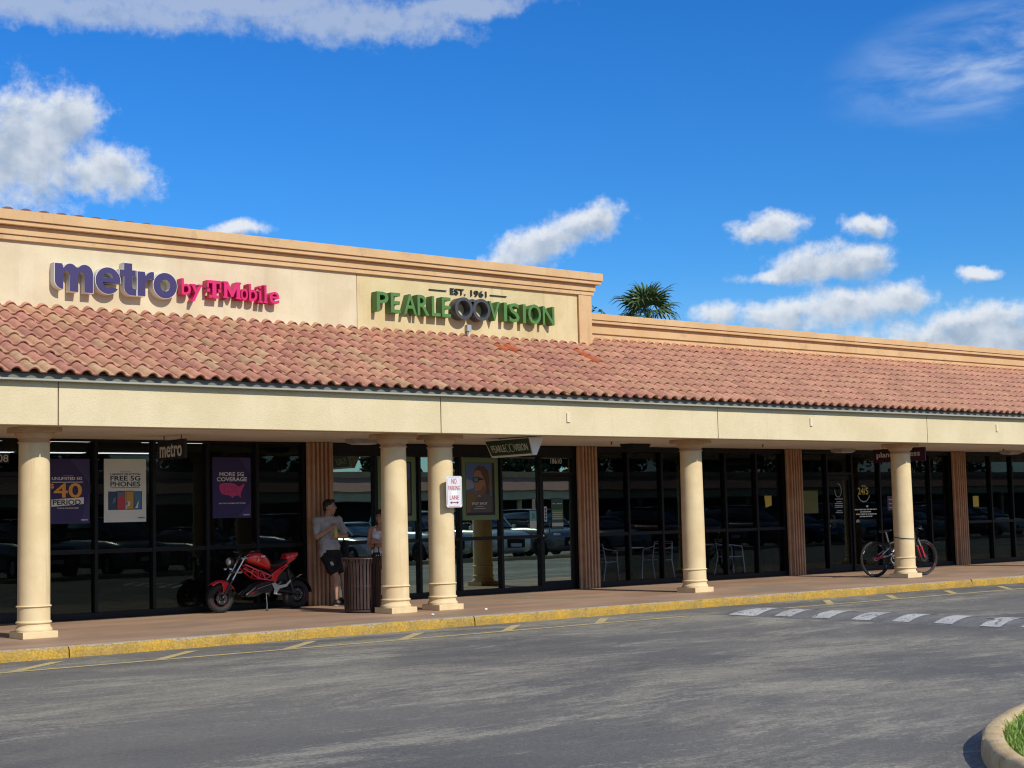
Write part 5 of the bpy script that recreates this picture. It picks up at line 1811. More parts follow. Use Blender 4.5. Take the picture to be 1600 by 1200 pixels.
def cafe_table(x, y, label):
    t = thing('cafe_table', (x, y, 0), label, 'table', 'round cafe tables behind the glass')
    MB().lathe([(0.0, 0.70), (0.30, 0.70), (0.31, 0.71), (0.31, 0.725), (0.0, 0.727)], 32, (x, y, 0)).build('table_top', M['chair_metal'], t, smooth=40)
    MB().tube((x, y, 0.03), (x, y, 0.6995), 0.022, n=12).build('pedestal', M['chair_metal'], t, smooth=40)
    MB().lathe([(0.0, 0.0), (0.2, 0.0), (0.2, 0.012), (0.03, 0.03), (0.0, 0.03)], 24, (x, y, 0)).build('base', M['aluminium'], t, smooth=40)


chair(24.25, 22.75, rad(70), 'tubular aluminium chair seen through dark window right of single column')
chair(22.2, 22.8, rad(-75), 'tubular aluminium chair behind dark glass just left of single column')
chair(20.9, 23.1, rad(100), 'tubular aluminium chair behind dark glass next to the second pilaster')
cafe_table(21.25, 22.65, 'round aluminium cafe table behind glass left of single column')
cafe_table(23.4, 22.8, 'round aluminium cafe table behind glass right of single column')

# scraps of litter on the walkway
for x, y, lab in ((13.05, 18.05, 'crumpled white paper scrap on walkway before the left paired column'), (14.25, 18.35, 'crumpled white paper scrap on walkway before the column with the plate')):
    lt = thing('paper_scrap', (x, y, 0), lab, 'litter', 'paper scraps')
    m_ = MB().ball((0, 0, 0.014), (0.026, 0.02, 0.014), 7, 5)
    m_.v = [(a+random.uniform(-0.005, 0.005), b+random.uniform(-0.005, 0.005), max(0.0, c+random.uniform(-0.004, 0.004))) for a, b, c in m_.v]
    m_.build('paper', M['white'], lt, local=True)

# ================================================================== people
vary('skin', (0.42, 0.235, 0.155), (0.48, 0.28, 0.19), 12, 0.55)
vary('shirt_grey', (0.38, 0.375, 0.375), (0.46, 0.455, 0.455), 10, 0.85, 0.2, 140)
vary('top_white', (0.72, 0.72, 0.78), (0.80, 0.80, 0.84), 10, 0.8, 0.2, 140)
vary('cloth_black', (0.010, 0.010, 0.011), (0.016, 0.016, 0.017), 10, 0.85)
mat('hair_black', (0.010, 0.008, 0.007), 0.5)
mat('eye_dark', (0.02, 0.012, 0.01), 0.2)
mat('lip', (0.28, 0.10, 0.08), 0.5)
mat('sole_white', (0.55, 0.55, 0.53), 0.6)
mat('drink_yellow', (0.60, 0.52, 0.10), 0.3)


FOLDS = bpy.data.textures.new('folds', 'CLOUDS')
FOLDS.noise_scale = 0.085
FOLDS.noise_depth = 2


def fuse(mb, name, m, parent, voxel, smooth_it=6):
    """overlapping closed shapes fused into one continuous skin"""
    o = mb.build(name, M[m], parent, smooth=180, local=True)
    r = o.modifiers.new('fuse', 'REMESH')
    r.mode = 'VOXEL'
    r.voxel_size = voxel
    r.use_smooth_shade = True
    s_ = o.modifiers.new('relax', 'SMOOTH')
    s_.factor = 0.5
    s_.iterations = smooth_it
    if name in ('t_shirt', 'shorts', 'sleeveless_top', 'leggings'):
        d_ = o.modifiers.new('folds', 'DISPLACE')
        d_.texture = FOLDS
        d_.texture_coords = 'LOCAL'
        d_.strength = 0.034
        d_.mid_level = 0.5
    return o


def head(mb, c, yaw, tilt, s=1.0):
    """skull, jaw, nose, ears round c (centre of the head); returns a mapper from head space (x right, y forward, z up)"""
    R3 = Matrix.Rotation(yaw, 3, 'Z') @ Matrix.Rotation(tilt, 3, 'X')

    def H(x, y, z):
        return Vector(c)+R3 @ Vector((x*s, y*s, z*s))
    mb.ball(H(0, -0.012, 0.028), (0.074*s, 0.094*s, 0.088*s), 18, 14, R3)
    mb.ball(H(0, 0.022, -0.045), (0.056*s, 0.066*s, 0.062*s), 16, 12, R3)
    mb.ball(H(0, 0.058, -0.088), (0.026*s, 0.024*s, 0.020*s), 12, 8, R3)
    mb.ball(H(0, 0.074, 0.030), (0.046*s, 0.016*s, 0.012*s), 12, 8, R3)
    mb.capsule(H(0, 0.082, 0.018), H(0, 0.104, -0.022), 0.009*s, 0.013*s, 8)
    mb.ball(H(0, 0.084, -0.058), (0.024*s, 0.012*s, 0.010*s), 10, 6, R3)
    for k in (-1, 1):
        mb.ball(H(0.076*k, -0.008, -0.008), (0.011*s, 0.020*s, 0.032*s), 10, 8, R3)
        mb.ball(H(0.036*k, 0.060, -0.026), (0.022*s, 0.020*s, 0.022*s), 10, 8, R3)
    return H, R3


def hand(mb, wrist, d, palm_n, curl, s=1.0, thumb=1):
    """palm and five separate curled fingers; d = direction of the fingers, palm_n = palm side"""
    d = Vector(d).normalized()
    n = Vector(palm_n)
    n = (n-d*n.dot(d)).normalized()
    side = d.cross(n)*thumb
    w = Vector(wrist)
    c = w+d*0.045*s
    mb.capsule(w, w+d*0.03*s, 0.025*s, 0.029*s, 10)
    for k in range(4):
        o = (1.5-k)*0.019*s
        mb.capsule(w+d*0.02*s+side*o*0.8, w+d*0.078*s+side*o, 0.014*s, 0.011*s, 8)
    for k in range(4):
        o = (1.5-k)*0.0205*s
        L = (0.068, 0.076, 0.071, 0.056)[k]*s
        p = w+d*0.082*s+side*o
        dd = d
        for seg, fr in enumerate((0.45, 0.32, 0.23)):
            a = curl*(0.5, 0.9, 0.7)[seg]
            ax = d.cross(n)
            dd = Matrix.Rotation(-a if (Matrix.Rotation(-0.1, 3, ax) @ dd).dot(n) > (Matrix.Rotation(0.1, 3, ax) @ dd).dot(n) else a, 3, ax) @ dd
            q = p+dd*L*fr
            mb.capsule(p, q, 0.0092*s, 0.0082*s, 8)
            p = q
    t0 = w+d*0.030*s+side*0.026*s
    t1 = t0+(d*0.6+side*0.75+n*0.25).normalized()*0.036*s
    t2 = t1+(d*0.9+side*0.1+n*0.45).normalized()*0.030*s
    mb.capsule(t0, t1, 0.013*s, 0.0105*s, 8)
    mb.capsule(t1, t2, 0.0105*s, 0.0088*s, 8)


def leg(mb, hip, knee, ank, s=1.0, f=1.0):
    hip, knee, ank = Vector(hip), Vector(knee), Vector(ank)
    mb.capsule(hip, knee, 0.086*s*f, 0.056*s, 12)
    cm = knee.lerp(ank, 0.32)
    mb.capsule(knee, cm, 0.054*s, 0.055*s*f, 12)
    mb.ball(cm+Vector((0, 0.012, 0)), (0.052*s*f, 0.056*s*f, 0.10*s), 12, 8)
    mb.capsule(cm, ank, 0.052*s, 0.034*s, 12)


def shoe(parent, ank, yaw, name, m, sole):
    R3 = Matrix.Rotation(yaw, 3, 'Z')
    a = Vector((ank[0], ank[1], 0))
    mb = MB()
    mb.ball(a+R3 @ Vector((0, -0.035, 0.05)), (0.040, 0.058, 0.042), 12, 8, R3)
    mb.ball(a+R3 @ Vector((0, 0.07, 0.040)), (0.043, 0.085, 0.030), 12, 8, R3)
    mb.ball(a+R3 @ Vector((0, 0.135, 0.034)), (0.042, 0.05, 0.024), 12, 8, R3)
    mb.capsule(a+R3 @ Vector((0, -0.01, 0.06)), a+Vector((0, 0, 0.095)), 0.042, 0.040, 10)
    fuse(mb, name, m, parent, 0.008, 3)
    sb_ = MB()
    pts = [R3 @ Vector((0.043*math.cos(t)*(1.05 if math.sin(t) > 0 else 0.85), 0.055+0.128*math.sin(t), 0))+a for t in [2*math.pi*k/24 for k in range(24)]]
    sb_.prism([(p.x, p.y) for p in pts], 0.0, 0.022, 'xy')
    sb_.build(name+'_sole', M[sole], parent, local=True, bevel=0.004)


# --- man leaning on the pilaster
mn = thing('person', (13.60, 21.50, 0), 'person in grey T-shirt and black shorts leaning on ribbed pilaster holding a drink', 'person')
B = MB()
fc = rad(180+14)          # facing out and a little to the right; +y in figure space is backwards here
# joints, local: x along the shops, y towards the glass, z up
hipc = Vector((-0.02, 0.13, 0.89))
chest = Vector((-0.02, 0.20, 1.27))
neck = Vector((-0.01, 0.185, 1.46))
hd = Vector((0.012, 0.165, 1.612))
shR, shL = Vector((-0.215, 0.20, 1.385)), Vector((0.175, 0.16, 1.385))
elR, wrR = Vector((-0.275, 0.12, 1.125)), Vector((-0.10, -0.04, 1.26))
elL, wrL = Vector((0.245, 0.06, 1.13)), Vector((0.075, -0.045, 1.13))
B.ball(hipc+Vector((0, 0, 0.03)), (0.165, 0.115, 0.12), 16, 12)
B.ball(hipc.lerp(chest, 0.45), (0.148, 0.105, 0.16), 16, 12)
B.ball(chest, (0.178, 0.115, 0.185), 16, 12)
B.capsule(chest+Vector((-0.12, 0.0, 0.12)), chest+Vector((0.12, -0.02, 0.12)), 0.068, 0.068, 12)
B.capsule(chest+Vector((0, 0, 0.14)), neck+Vector((0, -0.005, 0.06)), 0.064, 0.055, 12)
H, R3 = head(B, hd, rad(180+52), rad(2), 1.02)
for sh, el, wr in ((shR, elR, wrR), (shL, elL, wrL)):
    B.ball(sh, (0.066, 0.062, 0.066), 12, 8)
    B.capsule(sh, el, 0.055, 0.043, 12)
    B.capsule(el, el.lerp(wr, 0.35), 0.043, 0.043, 12)
    B.capsule(el.lerp(wr, 0.35), wr, 0.043, 0.028, 12)
hand(B, wrR, Vector((0.55, -0.30, 0.62)), Vector((0.55, 0.35, -0.3)), 1.0, 1.0, 1)
hand(B, wrL, Vector((-0.80, -0.25, 0.12)), Vector((-0.1, 0.95, 0.1)), 0.9, 1.0, -1)
knR, anR = Vector((0.00, -0.02, 0.475)), Vector((0.015, -0.02, 0.085))
knL, anL = Vector((0.155, 0.0, 0.475)), Vector((0.185, 0.02, 0.085))
leg(B, hipc+Vector((-0.085, -0.01, -0.03)), knR, anR, 1.0, 1.02)
leg(B, hipc+Vector((0.09, -0.01, -0.03)), knL, anL, 1.0, 1.02)
B.capsule(anR, anR+Vector((0.02, -0.06, -0.04)), 0.034, 0.03, 10)
B.capsule(anL, anL+Vector((0.02, -0.06, -0.04)), 0.034, 0.03, 10)
fuse(B, 'body', 'skin', mn, 0.0072, 4)
# clothes
C = MB()
C.ball(hipc+Vector((0, 0, 0.07)), (0.182, 0.132, 0.13), 16, 12)
C.ball(hipc.lerp(chest, 0.45), (0.178, 0.132, 0.20), 16, 12)
C.ball(chest, (0.200, 0.136, 0.195), 16, 12)
C.capsule(chest+Vector((-0.13, 0.0, 0.115)), chest+Vector((0.13, -0.02, 0.115)), 0.078, 0.078, 12)
C.capsule(hipc+Vector((-0.09, 0, -0.03)), hipc+Vector((0.09, 0, -0.03)), 0.112, 0.112, 12)
for sh, el in ((shR, elR), (shL, elL)):
    C.ball(sh, (0.079, 0.075, 0.076), 12, 8)
    e2 = sh.lerp(el, 0.72)
    C.capsule(sh, e2, 0.070, 0.066, 12)
C.torus((neck.x, neck.y-0.008, neck.z-0.012), 0.066, 0.013, 'z', 24, 8)
fuse(C, 't_shirt', 'shirt_grey', mn, 0.009, 5)
C = MB()
C.ball(hipc+Vector((0, 0, -0.01)), (0.176, 0.128, 0.13), 16, 12)
for hx, kn in ((-0.088, knR), (0.092, knL)):
    h0 = hipc+Vector((hx, -0.005, -0.03))
    C.capsule(h0, h0.lerp(kn, 0.70), 0.108, 0.098, 14)
fuse(C, 'shorts', 'cloth_black', mn, 0.009, 4)
lg = MB()
for z in (0.0, 0.022, 0.044):
    lg.box(-0.115-z*0.4, -0.060-z*0.4, -0.056, -0.048, 0.665+z, 0.678+z)
lg.build('shorts_print', M['print_white'], mn, local=True)
C = MB()
C.ball(H(0, -0.024, 0.050), (0.083, 0.096, 0.083), 18, 12, R3)
C.ball(H(0, 0.045, 0.096), (0.058, 0.052, 0.030), 14, 8, R3)
C.ball(H(0, -0.072, -0.012), (0.066, 0.044, 0.052), 14, 8, R3)
fuse(C, 'hair', 'hair_black', mn, 0.008, 3)
for k in (-1, 1):
    MB().ball(H(0.031*k, 0.077, 0.008), 0.0095, 10, 8).build('eye', M['eye_dark'], mn, smooth=60, local=True)
    MB().capsule(H(0.016*k, 0.091, 0.031), H(0.050*k, 0.078, 0.032), 0.0055, 0.004, 6).build('eyebrow', M['hair_black'], mn, smooth=60, local=True)
MB().capsule(H(-0.018, 0.094, -0.058), H(0.018, 0.094, -0.058), 0.0055, 0.0055, 6).build('mouth', M['lip'], mn, smooth=60, local=True)
shoe(mn, anR, rad(180+30), 'shoe', 'cloth_black', 'sole_white')
shoe(mn, anL, rad(180+48), 'shoe', 'cloth_black', 'sole_white')
dr = thing('drink_bottle', (13.60-0.045, 21.50-0.095, 1.115), 'small yellow drink bottle held in the leaning person hands', 'bottle')
MB().lathe([(0.0, 0.0), (0.028, 0.0), (0.030, 0.01), (0.030, 0.10), (0.024, 0.125), (0.012, 0.14), (0.012, 0.155), (0.0, 0.155)], 18).build('bottle_body', M['drink_yellow'], dr, smooth=40, local=True)
MB().lathe([(0.0135, 0.1555), (0.0135, 0.172), (0.0, 0.172)], 14).build('bottle_cap', M['print_white'], dr, smooth=40, local=True)
bg_ = thing('shoulder_bag', (13.93, 21.72, 0.78), 'black bag hanging at the leaning person side', 'bag')
b_ = MB()
b_.ball((0, 0, 0.13), (0.075, 0.06, 0.16), 14, 10)
b_.ball((0.01, 0.01, 0.02), (0.085, 0.065, 0.10), 14, 10)
fuse(b_, 'bag_body', 'cloth_black', bg_, 0.012, 4)
MB().path([(-0.02, 0.0, 0.27), (-0.06, 0.0, 0.42), (-0.13, -0.01, 0.60), (-0.15, -0.02, 0.66)], 0.012, 6).build('strap', M['cloth_black'], bg_, smooth=60, local=True)

# --- woman with folded arms half behind the column
wm = thing('person', (14.17, 21.0, 0), 'person in white sleeveless top with folded arms half hidden behind column', 'person')
B = MB()
hipc = Vector((0, 0, 0.80))
chest = Vector((0, 0.0, 1.13))
neck = Vector((-0.005, 0.0, 1.30))
hd = Vector((-0.02, -0.01, 1.435))
# facing left (-x) and out (-y)
R_ = Matrix.Rotation(rad(-48), 3, 'Z')


def W3(x, y, z):
    return R_ @ Vector((x, y, 0))+Vector((0, 0, z))


B.ball(hipc, (0.16, 0.115, 0.12), 16, 12, R_)
B.ball(hipc.lerp(chest, 0.5), (0.118, 0.09, 0.17), 16, 12, R_)
B.ball(chest, (0.145, 0.10, 0.16), 16, 12, R_)
B.ball(W3(-0.055, -0.085, 1.12), (0.06, 0.05, 0.055), 12, 8, R_)
B.ball(W3(0.055, -0.085, 1.12), (0.06, 0.05, 0.055), 12, 8, R_)
B.capsule(W3(-0.12, 0, 1.235), W3(0.12, 0, 1.235), 0.050, 0.050, 12)
B.capsule(chest+Vector((0, 0, 0.12)), neck+Vector((0, 0, 0.06)), 0.052, 0.046, 12)
H, R3 = head(B, hd, rad(180-58), rad(0), 0.93)
for k in (-1, 1):
    sh, el, wr = W3(0.165*k, 0.0, 1.225), W3(0.205*k, -0.03, 0.97), W3(-0.03*k, -0.175, 1.0+0.03*k)
    B.ball(sh, 0.050, 12, 8)
    B.capsule(sh, el, 0.043, 0.036, 12)
    B.capsule(el, wr, 0.036, 0.024, 12)
    hand(B, wr, W3(-0.95*k, 0.05, 0.05), W3(0, 1, 0), 0.6, 0.9, -k)
leg(B, W3(-0.08, 0, 0.76), W3(-0.085, -0.02, 0.43), W3(-0.085, 0.02, 0.075), 0.92)
leg(B, W3(0.08, 0, 0.76), W3(0.085, -0.02, 0.43), W3(0.085, 0.02, 0.075), 0.92)
fuse(B, 'body', 'skin', wm, 0.0072, 4)
C = MB()
C.ball(hipc+Vector((0, 0, 0.06)), (0.166, 0.122, 0.11), 16, 12, R_)
C.ball(hipc.lerp(chest, 0.5), (0.132, 0.104, 0.19), 16, 12, R_)
C.ball(chest+Vector((0, 0, -0.01)), (0.154, 0.110, 0.145), 16, 12, R_)
C.ball(W3(-0.055, -0.088, 1.115), (0.067, 0.057, 0.062), 12, 8, R_)
C.ball(W3(0.055, -0.088, 1.115), (0.067, 0.057, 0.062), 12, 8, R_)
for k in (-1, 1):
    C.capsule(W3(0.085*k, -0.055, 1.20), W3(0.085*k, 0.0, 1.283), 0.024, 0.018, 8)
    C.capsule(W3(0.085*k, 0.0, 1.283), W3(0.085*k, 0.06, 1.20), 0.018, 0.024, 8)
fuse(C, 'sleeveless_top', 'top_white', wm, 0.009, 4)
C = MB()
C.ball(hipc+Vector((0, 0, -0.02)), (0.168, 0.122, 0.115), 16, 12, R_)
for k in (-1, 1):
    C.capsule(W3(0.08*k, 0, 0.76), W3(0.083*k, -0.015, 0.48), 0.092, 0.066, 12)
    C.capsule(W3(0.083*k, -0.015, 0.48), W3(0.085*k, 0.02, 0.14), 0.062, 0.042, 12)
fuse(C, 'leggings', 'cloth_black', wm, 0.009, 4)
C = MB()
C.ball(H(0, -0.022, 0.046), (0.082, 0.097, 0.083), 18, 12, R3)
C.ball(H(0, -0.085, 0.0), (0.05, 0.04, 0.06), 12, 8, R3)
C.capsule(H(0, -0.10, 0.02), H(0, -0.12, -0.16), 0.034, 0.018, 10)
fuse(C, 'hair', 'hair_black', wm, 0.008, 3)
for k in (-1, 1):
    MB().ball(H(0.031*k, 0.077, 0.008), 0.0088, 10, 8).build('eye', M['eye_dark'], wm, smooth=60, local=True)
    MB().capsule(H(0.016*k, 0.091, 0.030), H(0.048*k, 0.078, 0.032), 0.004, 0.003, 6).build('eyebrow', M['hair_black'], wm, smooth=60, local=True)
MB().capsule(H(-0.017, 0.094, -0.058), H(0.017, 0.094, -0.058), 0.0058, 0.0058, 6).build('mouth', M['lip'], wm, smooth=60, local=True)
for k in (-1, 1):
    a_ = W3(0.085*k, 0.02, 0)
    shoe(wm, (a_.x, a_.y), rad(180-48), 'shoe', 'sole_white', 'sole_white')
hb_ = thing('handbag', (14.02, 20.92, 0.62), 'black bag with white dots hanging beside person in white top', 'bag')
MB().prism([(-0.07, 0.0), (0.07, 0.0), (0.085, 0.10), (0.055, 0.24), (-0.055, 0.24), (-0.085, 0.10)], -0.035, 0.035, 'xz').build('bag_body', M['cloth_black'], hb_, local=True, bevel=0.012)
for i in range(3):
    for j in range(4):
        MB().ball((-0.045+i*0.042+(0.02 if j % 2 else 0), -0.036, 0.04+j*0.05), (0.009, 0.003, 0.009), 8, 4).build('dot', M['print_white'], hb_, local=True)
MB().path([(-0.05, 0, 0.24), (-0.04, 0, 0.36), (0.0, 0.02, 0.42), (0.04, 0, 0.36), (0.05, 0, 0.24)], 0.008, 6).build('strap', M['cloth_black'], hb_, smooth=60, local=True)

# ================================================================== vegetation
vary('palm_green', (0.045, 0.080, 0.020), (0.085, 0.13, 0.038), 3, 0.45, obj=True)
vary('palm_dry', (0.20, 0.15, 0.06), (0.30, 0.23, 0.10), 3, 0.7, obj=True)
vary('bark', (0.10, 0.08, 0.06), (0.16, 0.13, 0.10), 4, 0.9)


def frond_mesh(name, m, seed, droop, R):
    r = random.Random(seed)
    mb = MB()
    # petiole along +x, then a costapalmate fan
    pl = R*0.72
    pts = [(pl*t, 0, 0.10*R*math.sin(t*1.5)-0.05*R*t*t) for t in (0, 0.35, 0.7, 1.0)]
    mb.path(pts, [0.028, 0.02, 0.015, 0.012], 5)
    c = Vector(pts[-1])
    n = 18
    for k in range(n):
        a = rad(-105+210*k/(n-1))
        L = R*(0.62+0.38*math.cos(a*0.55))*r.uniform(0.9, 1.08)
        w = 0.050*R
        d = Vector((math.cos(a), math.sin(a), 0))
        s_ = Vector((-d.y, d.x, 0))
        fold = 0.04*R*(1 if k % 2 else -1)
        p1 = c+d*L*0.5+Vector((0, 0, 0.06*R-droop*L*0.10+fold*0.3))
        p2 = c+d*L*0.80+Vector((0, 0, -droop*L*0.26))
        p3 = c+d*L*(0.97-0.10*droop)+Vector((0, 0, -droop*L*r.uniform(0.50, 0.75)))
        mb.add([c-s_*w*0.2, c+s_*w*0.2, p1+s_*w, p1-s_*w, p2+s_*w*0.55, p2-s_*w*0.55, p3], [(0, 1, 2, 3), (3, 2, 4, 5), (5, 4, 6)])
    return mb.mesh(name, M[m], (0, 0, 0), None)


def palm(px_, py_, zc, R, label, seed, nfr=46):
    t = thing('palm_tree', (px_, py_, RZ), label, 'palm tree')
    MB().path([(px_, py_, RZ), (px_+0.1, py_, zc*0.5), (px_, py_, zc-0.2)], [0.28, 0.22, 0.20], 12).build('trunk', M['bark'], t, smooth=60)
    r = random.Random(seed)
    fm = [frond_mesh('frond', 'palm_green', seed+k, dr_, R) for k, dr_ in enumerate((0.45, 0.75, 1.0, 1.2))]
    dm = [frond_mesh('dry_frond', 'palm_dry', seed+9+k, 1.25, R*0.95) for k in range(2)]
    for k in range(nfr):
        q = (k+0.5)/nfr
        el = 84-135*q
        az = k*137.508+r.uniform(-12, 12)
        dry = el < 5 and r.random() < 0.5
        me_ = r.choice(dm) if dry else fm[min(3, int(q*4.2))]
        o = bpy.data.objects.new('dry_frond' if dry else 'frond', me_)
        o.parent = t
        o.location = (0, 0, zc-RZ+r.uniform(-0.1, 0.1)-(0.25 if dry else 0))
        o.rotation_euler = (r.uniform(-0.4, 0.4), -rad(el), rad(az))
        s_ = r.uniform(0.82, 1.08)
        o.scale = (s_, s_, s_)
        COL.objects.link(o)
    return t


palm(58.2, 60.0, 12.0, 1.42, 'fan palm with drooping dry fronds rising behind the lower parapet', 31, 27)


def leafy(name, x, y, z0, h, crown, m, seed, label, nclump, nleaf, ls, cat='tree'):
    """trunk with limbs and a crown of leaf-sized faces in clumps"""
    r = random.Random(seed)
    t = thing(name, (x, y, z0), label, cat)
    tm = MB()
    zt = h-crown[2]
    tm.path([(x, y, z0), (x+0.1, y, z0+zt*0.6), (x, y+0.1, z0+zt)], [0.22, 0.17, 0.13], 10)
    cl = []
    for k in range(nclump):
        while True:
            p = Vector((r.uniform(-1, 1), r.uniform(-1, 1), r.uniform(-0.85, 1)))
            if 0.25 < p.length < 1:
                break
        c = Vector((x+p.x*crown[0], y+p.y*crown[1], z0+zt+crown[2]*0.2+p.z*crown[2]))
        cl.append((c, r.uniform(0.28, 0.5)*min(crown)))
        if k < 10:
            tm.path([(x, y, z0+zt*0.75), Vector((x, y, z0+zt)).lerp(c, 0.6), c], [0.10, 0.05, 0.02], 6)
    tm.build('trunk', M['bark'], t, smooth=60)
    R0 = np.random.default_rng(seed)
    V_, F_ = [], []
    i = 0
    for c, rr in cl:
        d = R0.normal(size=(nleaf, 3))
        d /= np.linalg.norm(d, axis=1)[:, None]
        P = np.array(c)+d*(rr*R0.random((nleaf, 1))**0.4)
        for p in P:
            a = R0.normal(size=3)
            a /= np.linalg.norm(a)
            b = np.cross(a, R0.normal(size=3))
            b /= np.linalg.norm(b)+1e-6
            s_ = ls*(0.6+0.8*R0.random())
            V_ += [p-a*s_, p+b*s_*0.45, p+a*s_, p-b*s_*0.45]
            F_.append((i, i+1, i+2, i+3))
            i += 4
    me_ = bpy.data.meshes.new('crown')
    me_.from_pydata([tuple(v) for v in (np.array(V_)-np.array((x, y, z0)))], [], F_)
    me_.materials.append(M[m])
    o = bpy.data.objects.new('crown', me_)
    o.parent = t
    COL.objects.link(o)
    return t


vary('leaf_green', (0.030, 0.062, 0.016), (0.062, 0.105, 0.028), 0.8, 0.5)
vary('leaf_dark', (0.020, 0.040, 0.014), (0.040, 0.070, 0.022), 0.8, 0.5)
leafy('shade_tree', 51.7, 60.0, RZ, 11.9, (2.4, 2.4, 2.6), 'leaf_green', 5, 'green tree top just showing between sign tower and palm', 26, 170, 0.15)

# ================================================================== what the shop windows reflect: car park and the row of shops opposite
def car(x, y, paint, kind, label, rz):
    t = thing('parked_car', (x, y, RZ), label, 'car', 'cars parked opposite the shops', rz)
    suv = kind == 'suv'
    Hh = 1.80 if suv else 1.46
    belt = 1.10 if suv else 0.95
    L = 2.35
    n = 16

    def loft(stn, name, m):
        vs, fs = [], []
        for (yy, w, z0, z1, e) in stn:
            for k in range(n):
                a = 2*math.pi*k/n+math.pi/n
                c, s_ = math.cos(a), math.sin(a)
                vs.append((w*math.copysign(abs(c)**e, c), yy, (z0+z1)/2+(z1-z0)/2*math.copysign(abs(s_)**e, s_)))
        for i in range(len(stn)-1):
            for k in range(n):
                k2 = (k+1) % n
                fs.append((i*n+k, i*n+k2, (i+1)*n+k2, (i+1)*n+k))
        fs += [tuple(range(n)), tuple(range((len(stn)-1)*n, len(stn)*n))]
        o = MB().add(vs, fs).build(name, m, t, smooth=50, local=True)
        return o
    # nose towards +y
    hood = belt-0.02
    loft([(L, 0.70, 0.35, hood-0.28, 0.5), (L-0.10, 0.84, 0.24, hood-0.14, 0.45), (L-0.55, 0.90, 0.20, hood-0.04, 0.4), (L-1.2, 0.92, 0.20, belt+0.02, 0.4), (0, 0.92, 0.20, belt+0.04, 0.4), (-L+0.9, 0.92, 0.22, belt+0.05, 0.4), (-L+0.12, 0.86, 0.26, belt-0.02, 0.45), (-L, 0.74, 0.36, belt-0.15, 0.5)], 'body', paint)
    b0 = (L-1.02, -L+0.25) if suv else (L-1.12, -L+0.55)
    loft([(b0[0], 0.72, belt-0.02, belt+0.06, 0.5), (b0[0]-0.72, 0.70, belt-0.05, Hh-0.045, 0.5), (b0[0]-1.3, 0.69, belt-0.05, Hh-0.02, 0.5), (b0[1]+(0.35 if suv else 1.0), 0.68, belt-0.05, Hh-0.055, 0.5), (b0[1], 0.66, belt-0.02, belt+0.10, 0.5)], 'glasshouse', M['car_glass'])
    loft([(b0[0]-0.68, 0.60, Hh-0.07, Hh-0.025, 0.6), (b0[0]-1.3, 0.64, Hh-0.06, Hh+0.01, 0.6), (b0[1]+(0.4 if suv else 1.05), 0.62, Hh-0.08, Hh-0.03, 0.6)], 'roof', paint)
    for s_ in (-1, 1):
        MB().path([(0.66*s_, b0[0]-0.02, belt+0.05), (0.625*s_, b0[0]-0.70, Hh-0.06)], 0.035, 6).build('pillar', paint, t, smooth=50, local=True)
        MB().ball((0.66*s_, L-0.14, hood-0.26), (0.17, 0.12, 0.07), 12, 8).build('headlight', M['lens_clear'], t, smooth=60, local=True)
        MB().ball((1.0*s_, b0[0]-0.25, belt+0.07), (0.10, 0.06, 0.07), 10, 8).build('door_mirror', paint, t, smooth=60, local=True)
        for wy in (L-0.85, -L+0.9):
            r = 0.37 if suv else 0.33
            wv_ = MB().lathe([(r*0.62, 0.76*s_), (r, 0.78*s_), (r, 0.94*s_), (r*0.62, 0.945*s_)], 24, (0, wy, r), 'x', closed=True).build('tyre', M['rubber'], t, smooth=40, local=True)
            MB().lathe([(0.0, 0.93*s_), (r*0.2, 0.935*s_), (r*0.6, 0.90*s_), (r*0.61, 0.80*s_)], 16, (0, wy, r), 'x').build('wheel_rim', M['aluminium'], t, smooth=40, local=True)
    MB().box(-0.42, 0.42, L-0.02, L+0.012, 0.42, hood-0.36).build('grille', M['black_frame'], t, local=True)
    MB().box(-0.26, 0.26, L+0.0125, L+0.02, 0.46, 0.58).build('number_plate', M['print_white'], t, local=True)
    return t


m_ = mat('car_glass', (0.02, 0.025, 0.028), 0.04, 0, 0.8)
paints = {}
for nme, c_ in (('silver teal', (0.42, 0.48, 0.47)), ('white', (0.70, 0.70, 0.68)), ('dark red', (0.16, 0.012, 0.016)), ('black', (0.012, 0.012, 0.014)), ('dark blue', (0.02, 0.05, 0.14)), ('grey', (0.16, 0.165, 0.17)), ('silver', (0.45, 0.46, 0.47))):
    paints[nme] = mat('paint_'+nme.replace(' ', '_'), c_, 0.28, 0.25, 0.5, coat=0.7)
row = [('black', 'suv'), ('grey', 'suv'), ('black', 'sedan'), ('dark blue', 'suv'), ('silver', 'sedan'), ('silver teal', 'suv'), ('white', 'suv'), ('grey', 'suv'), ('silver teal', 'sedan'), ('dark red', 'suv'),
       ('dark red', 'sedan'), ('black', 'suv'), ('dark blue', 'sedan'), ('silver', 'suv'), ('dark blue', 'suv'), ('grey', 'sedan'), ('black', 'suv'), ('white', 'sedan')]
ordn = ('first', 'second', 'third', 'fourth', 'fifth', 'sixth', 'seventh', 'eighth', 'ninth', 'tenth', 'eleventh', 'twelfth', 'thirteenth', 'fourteenth', 'fifteenth', 'sixteenth', 'seventeenth', 'eighteenth')
rc = random.Random(4)
for k, (cn, kind) in enumerate(row):
    car(17.6+2.85*k, -0.9+rc.uniform(-0.3, 0.3), paints[cn], kind, f'{cn} {kind} reflected in the shop windows, {ordn[k]} car from the left', rad(rc.uniform(-2, 2)))
tag(MB().box(15.4, 72, 2.0, 2.16, RZ-0.05, 0.0).build('parking_kerb', M['island_concrete'], bevel=0.02), kind='structure')

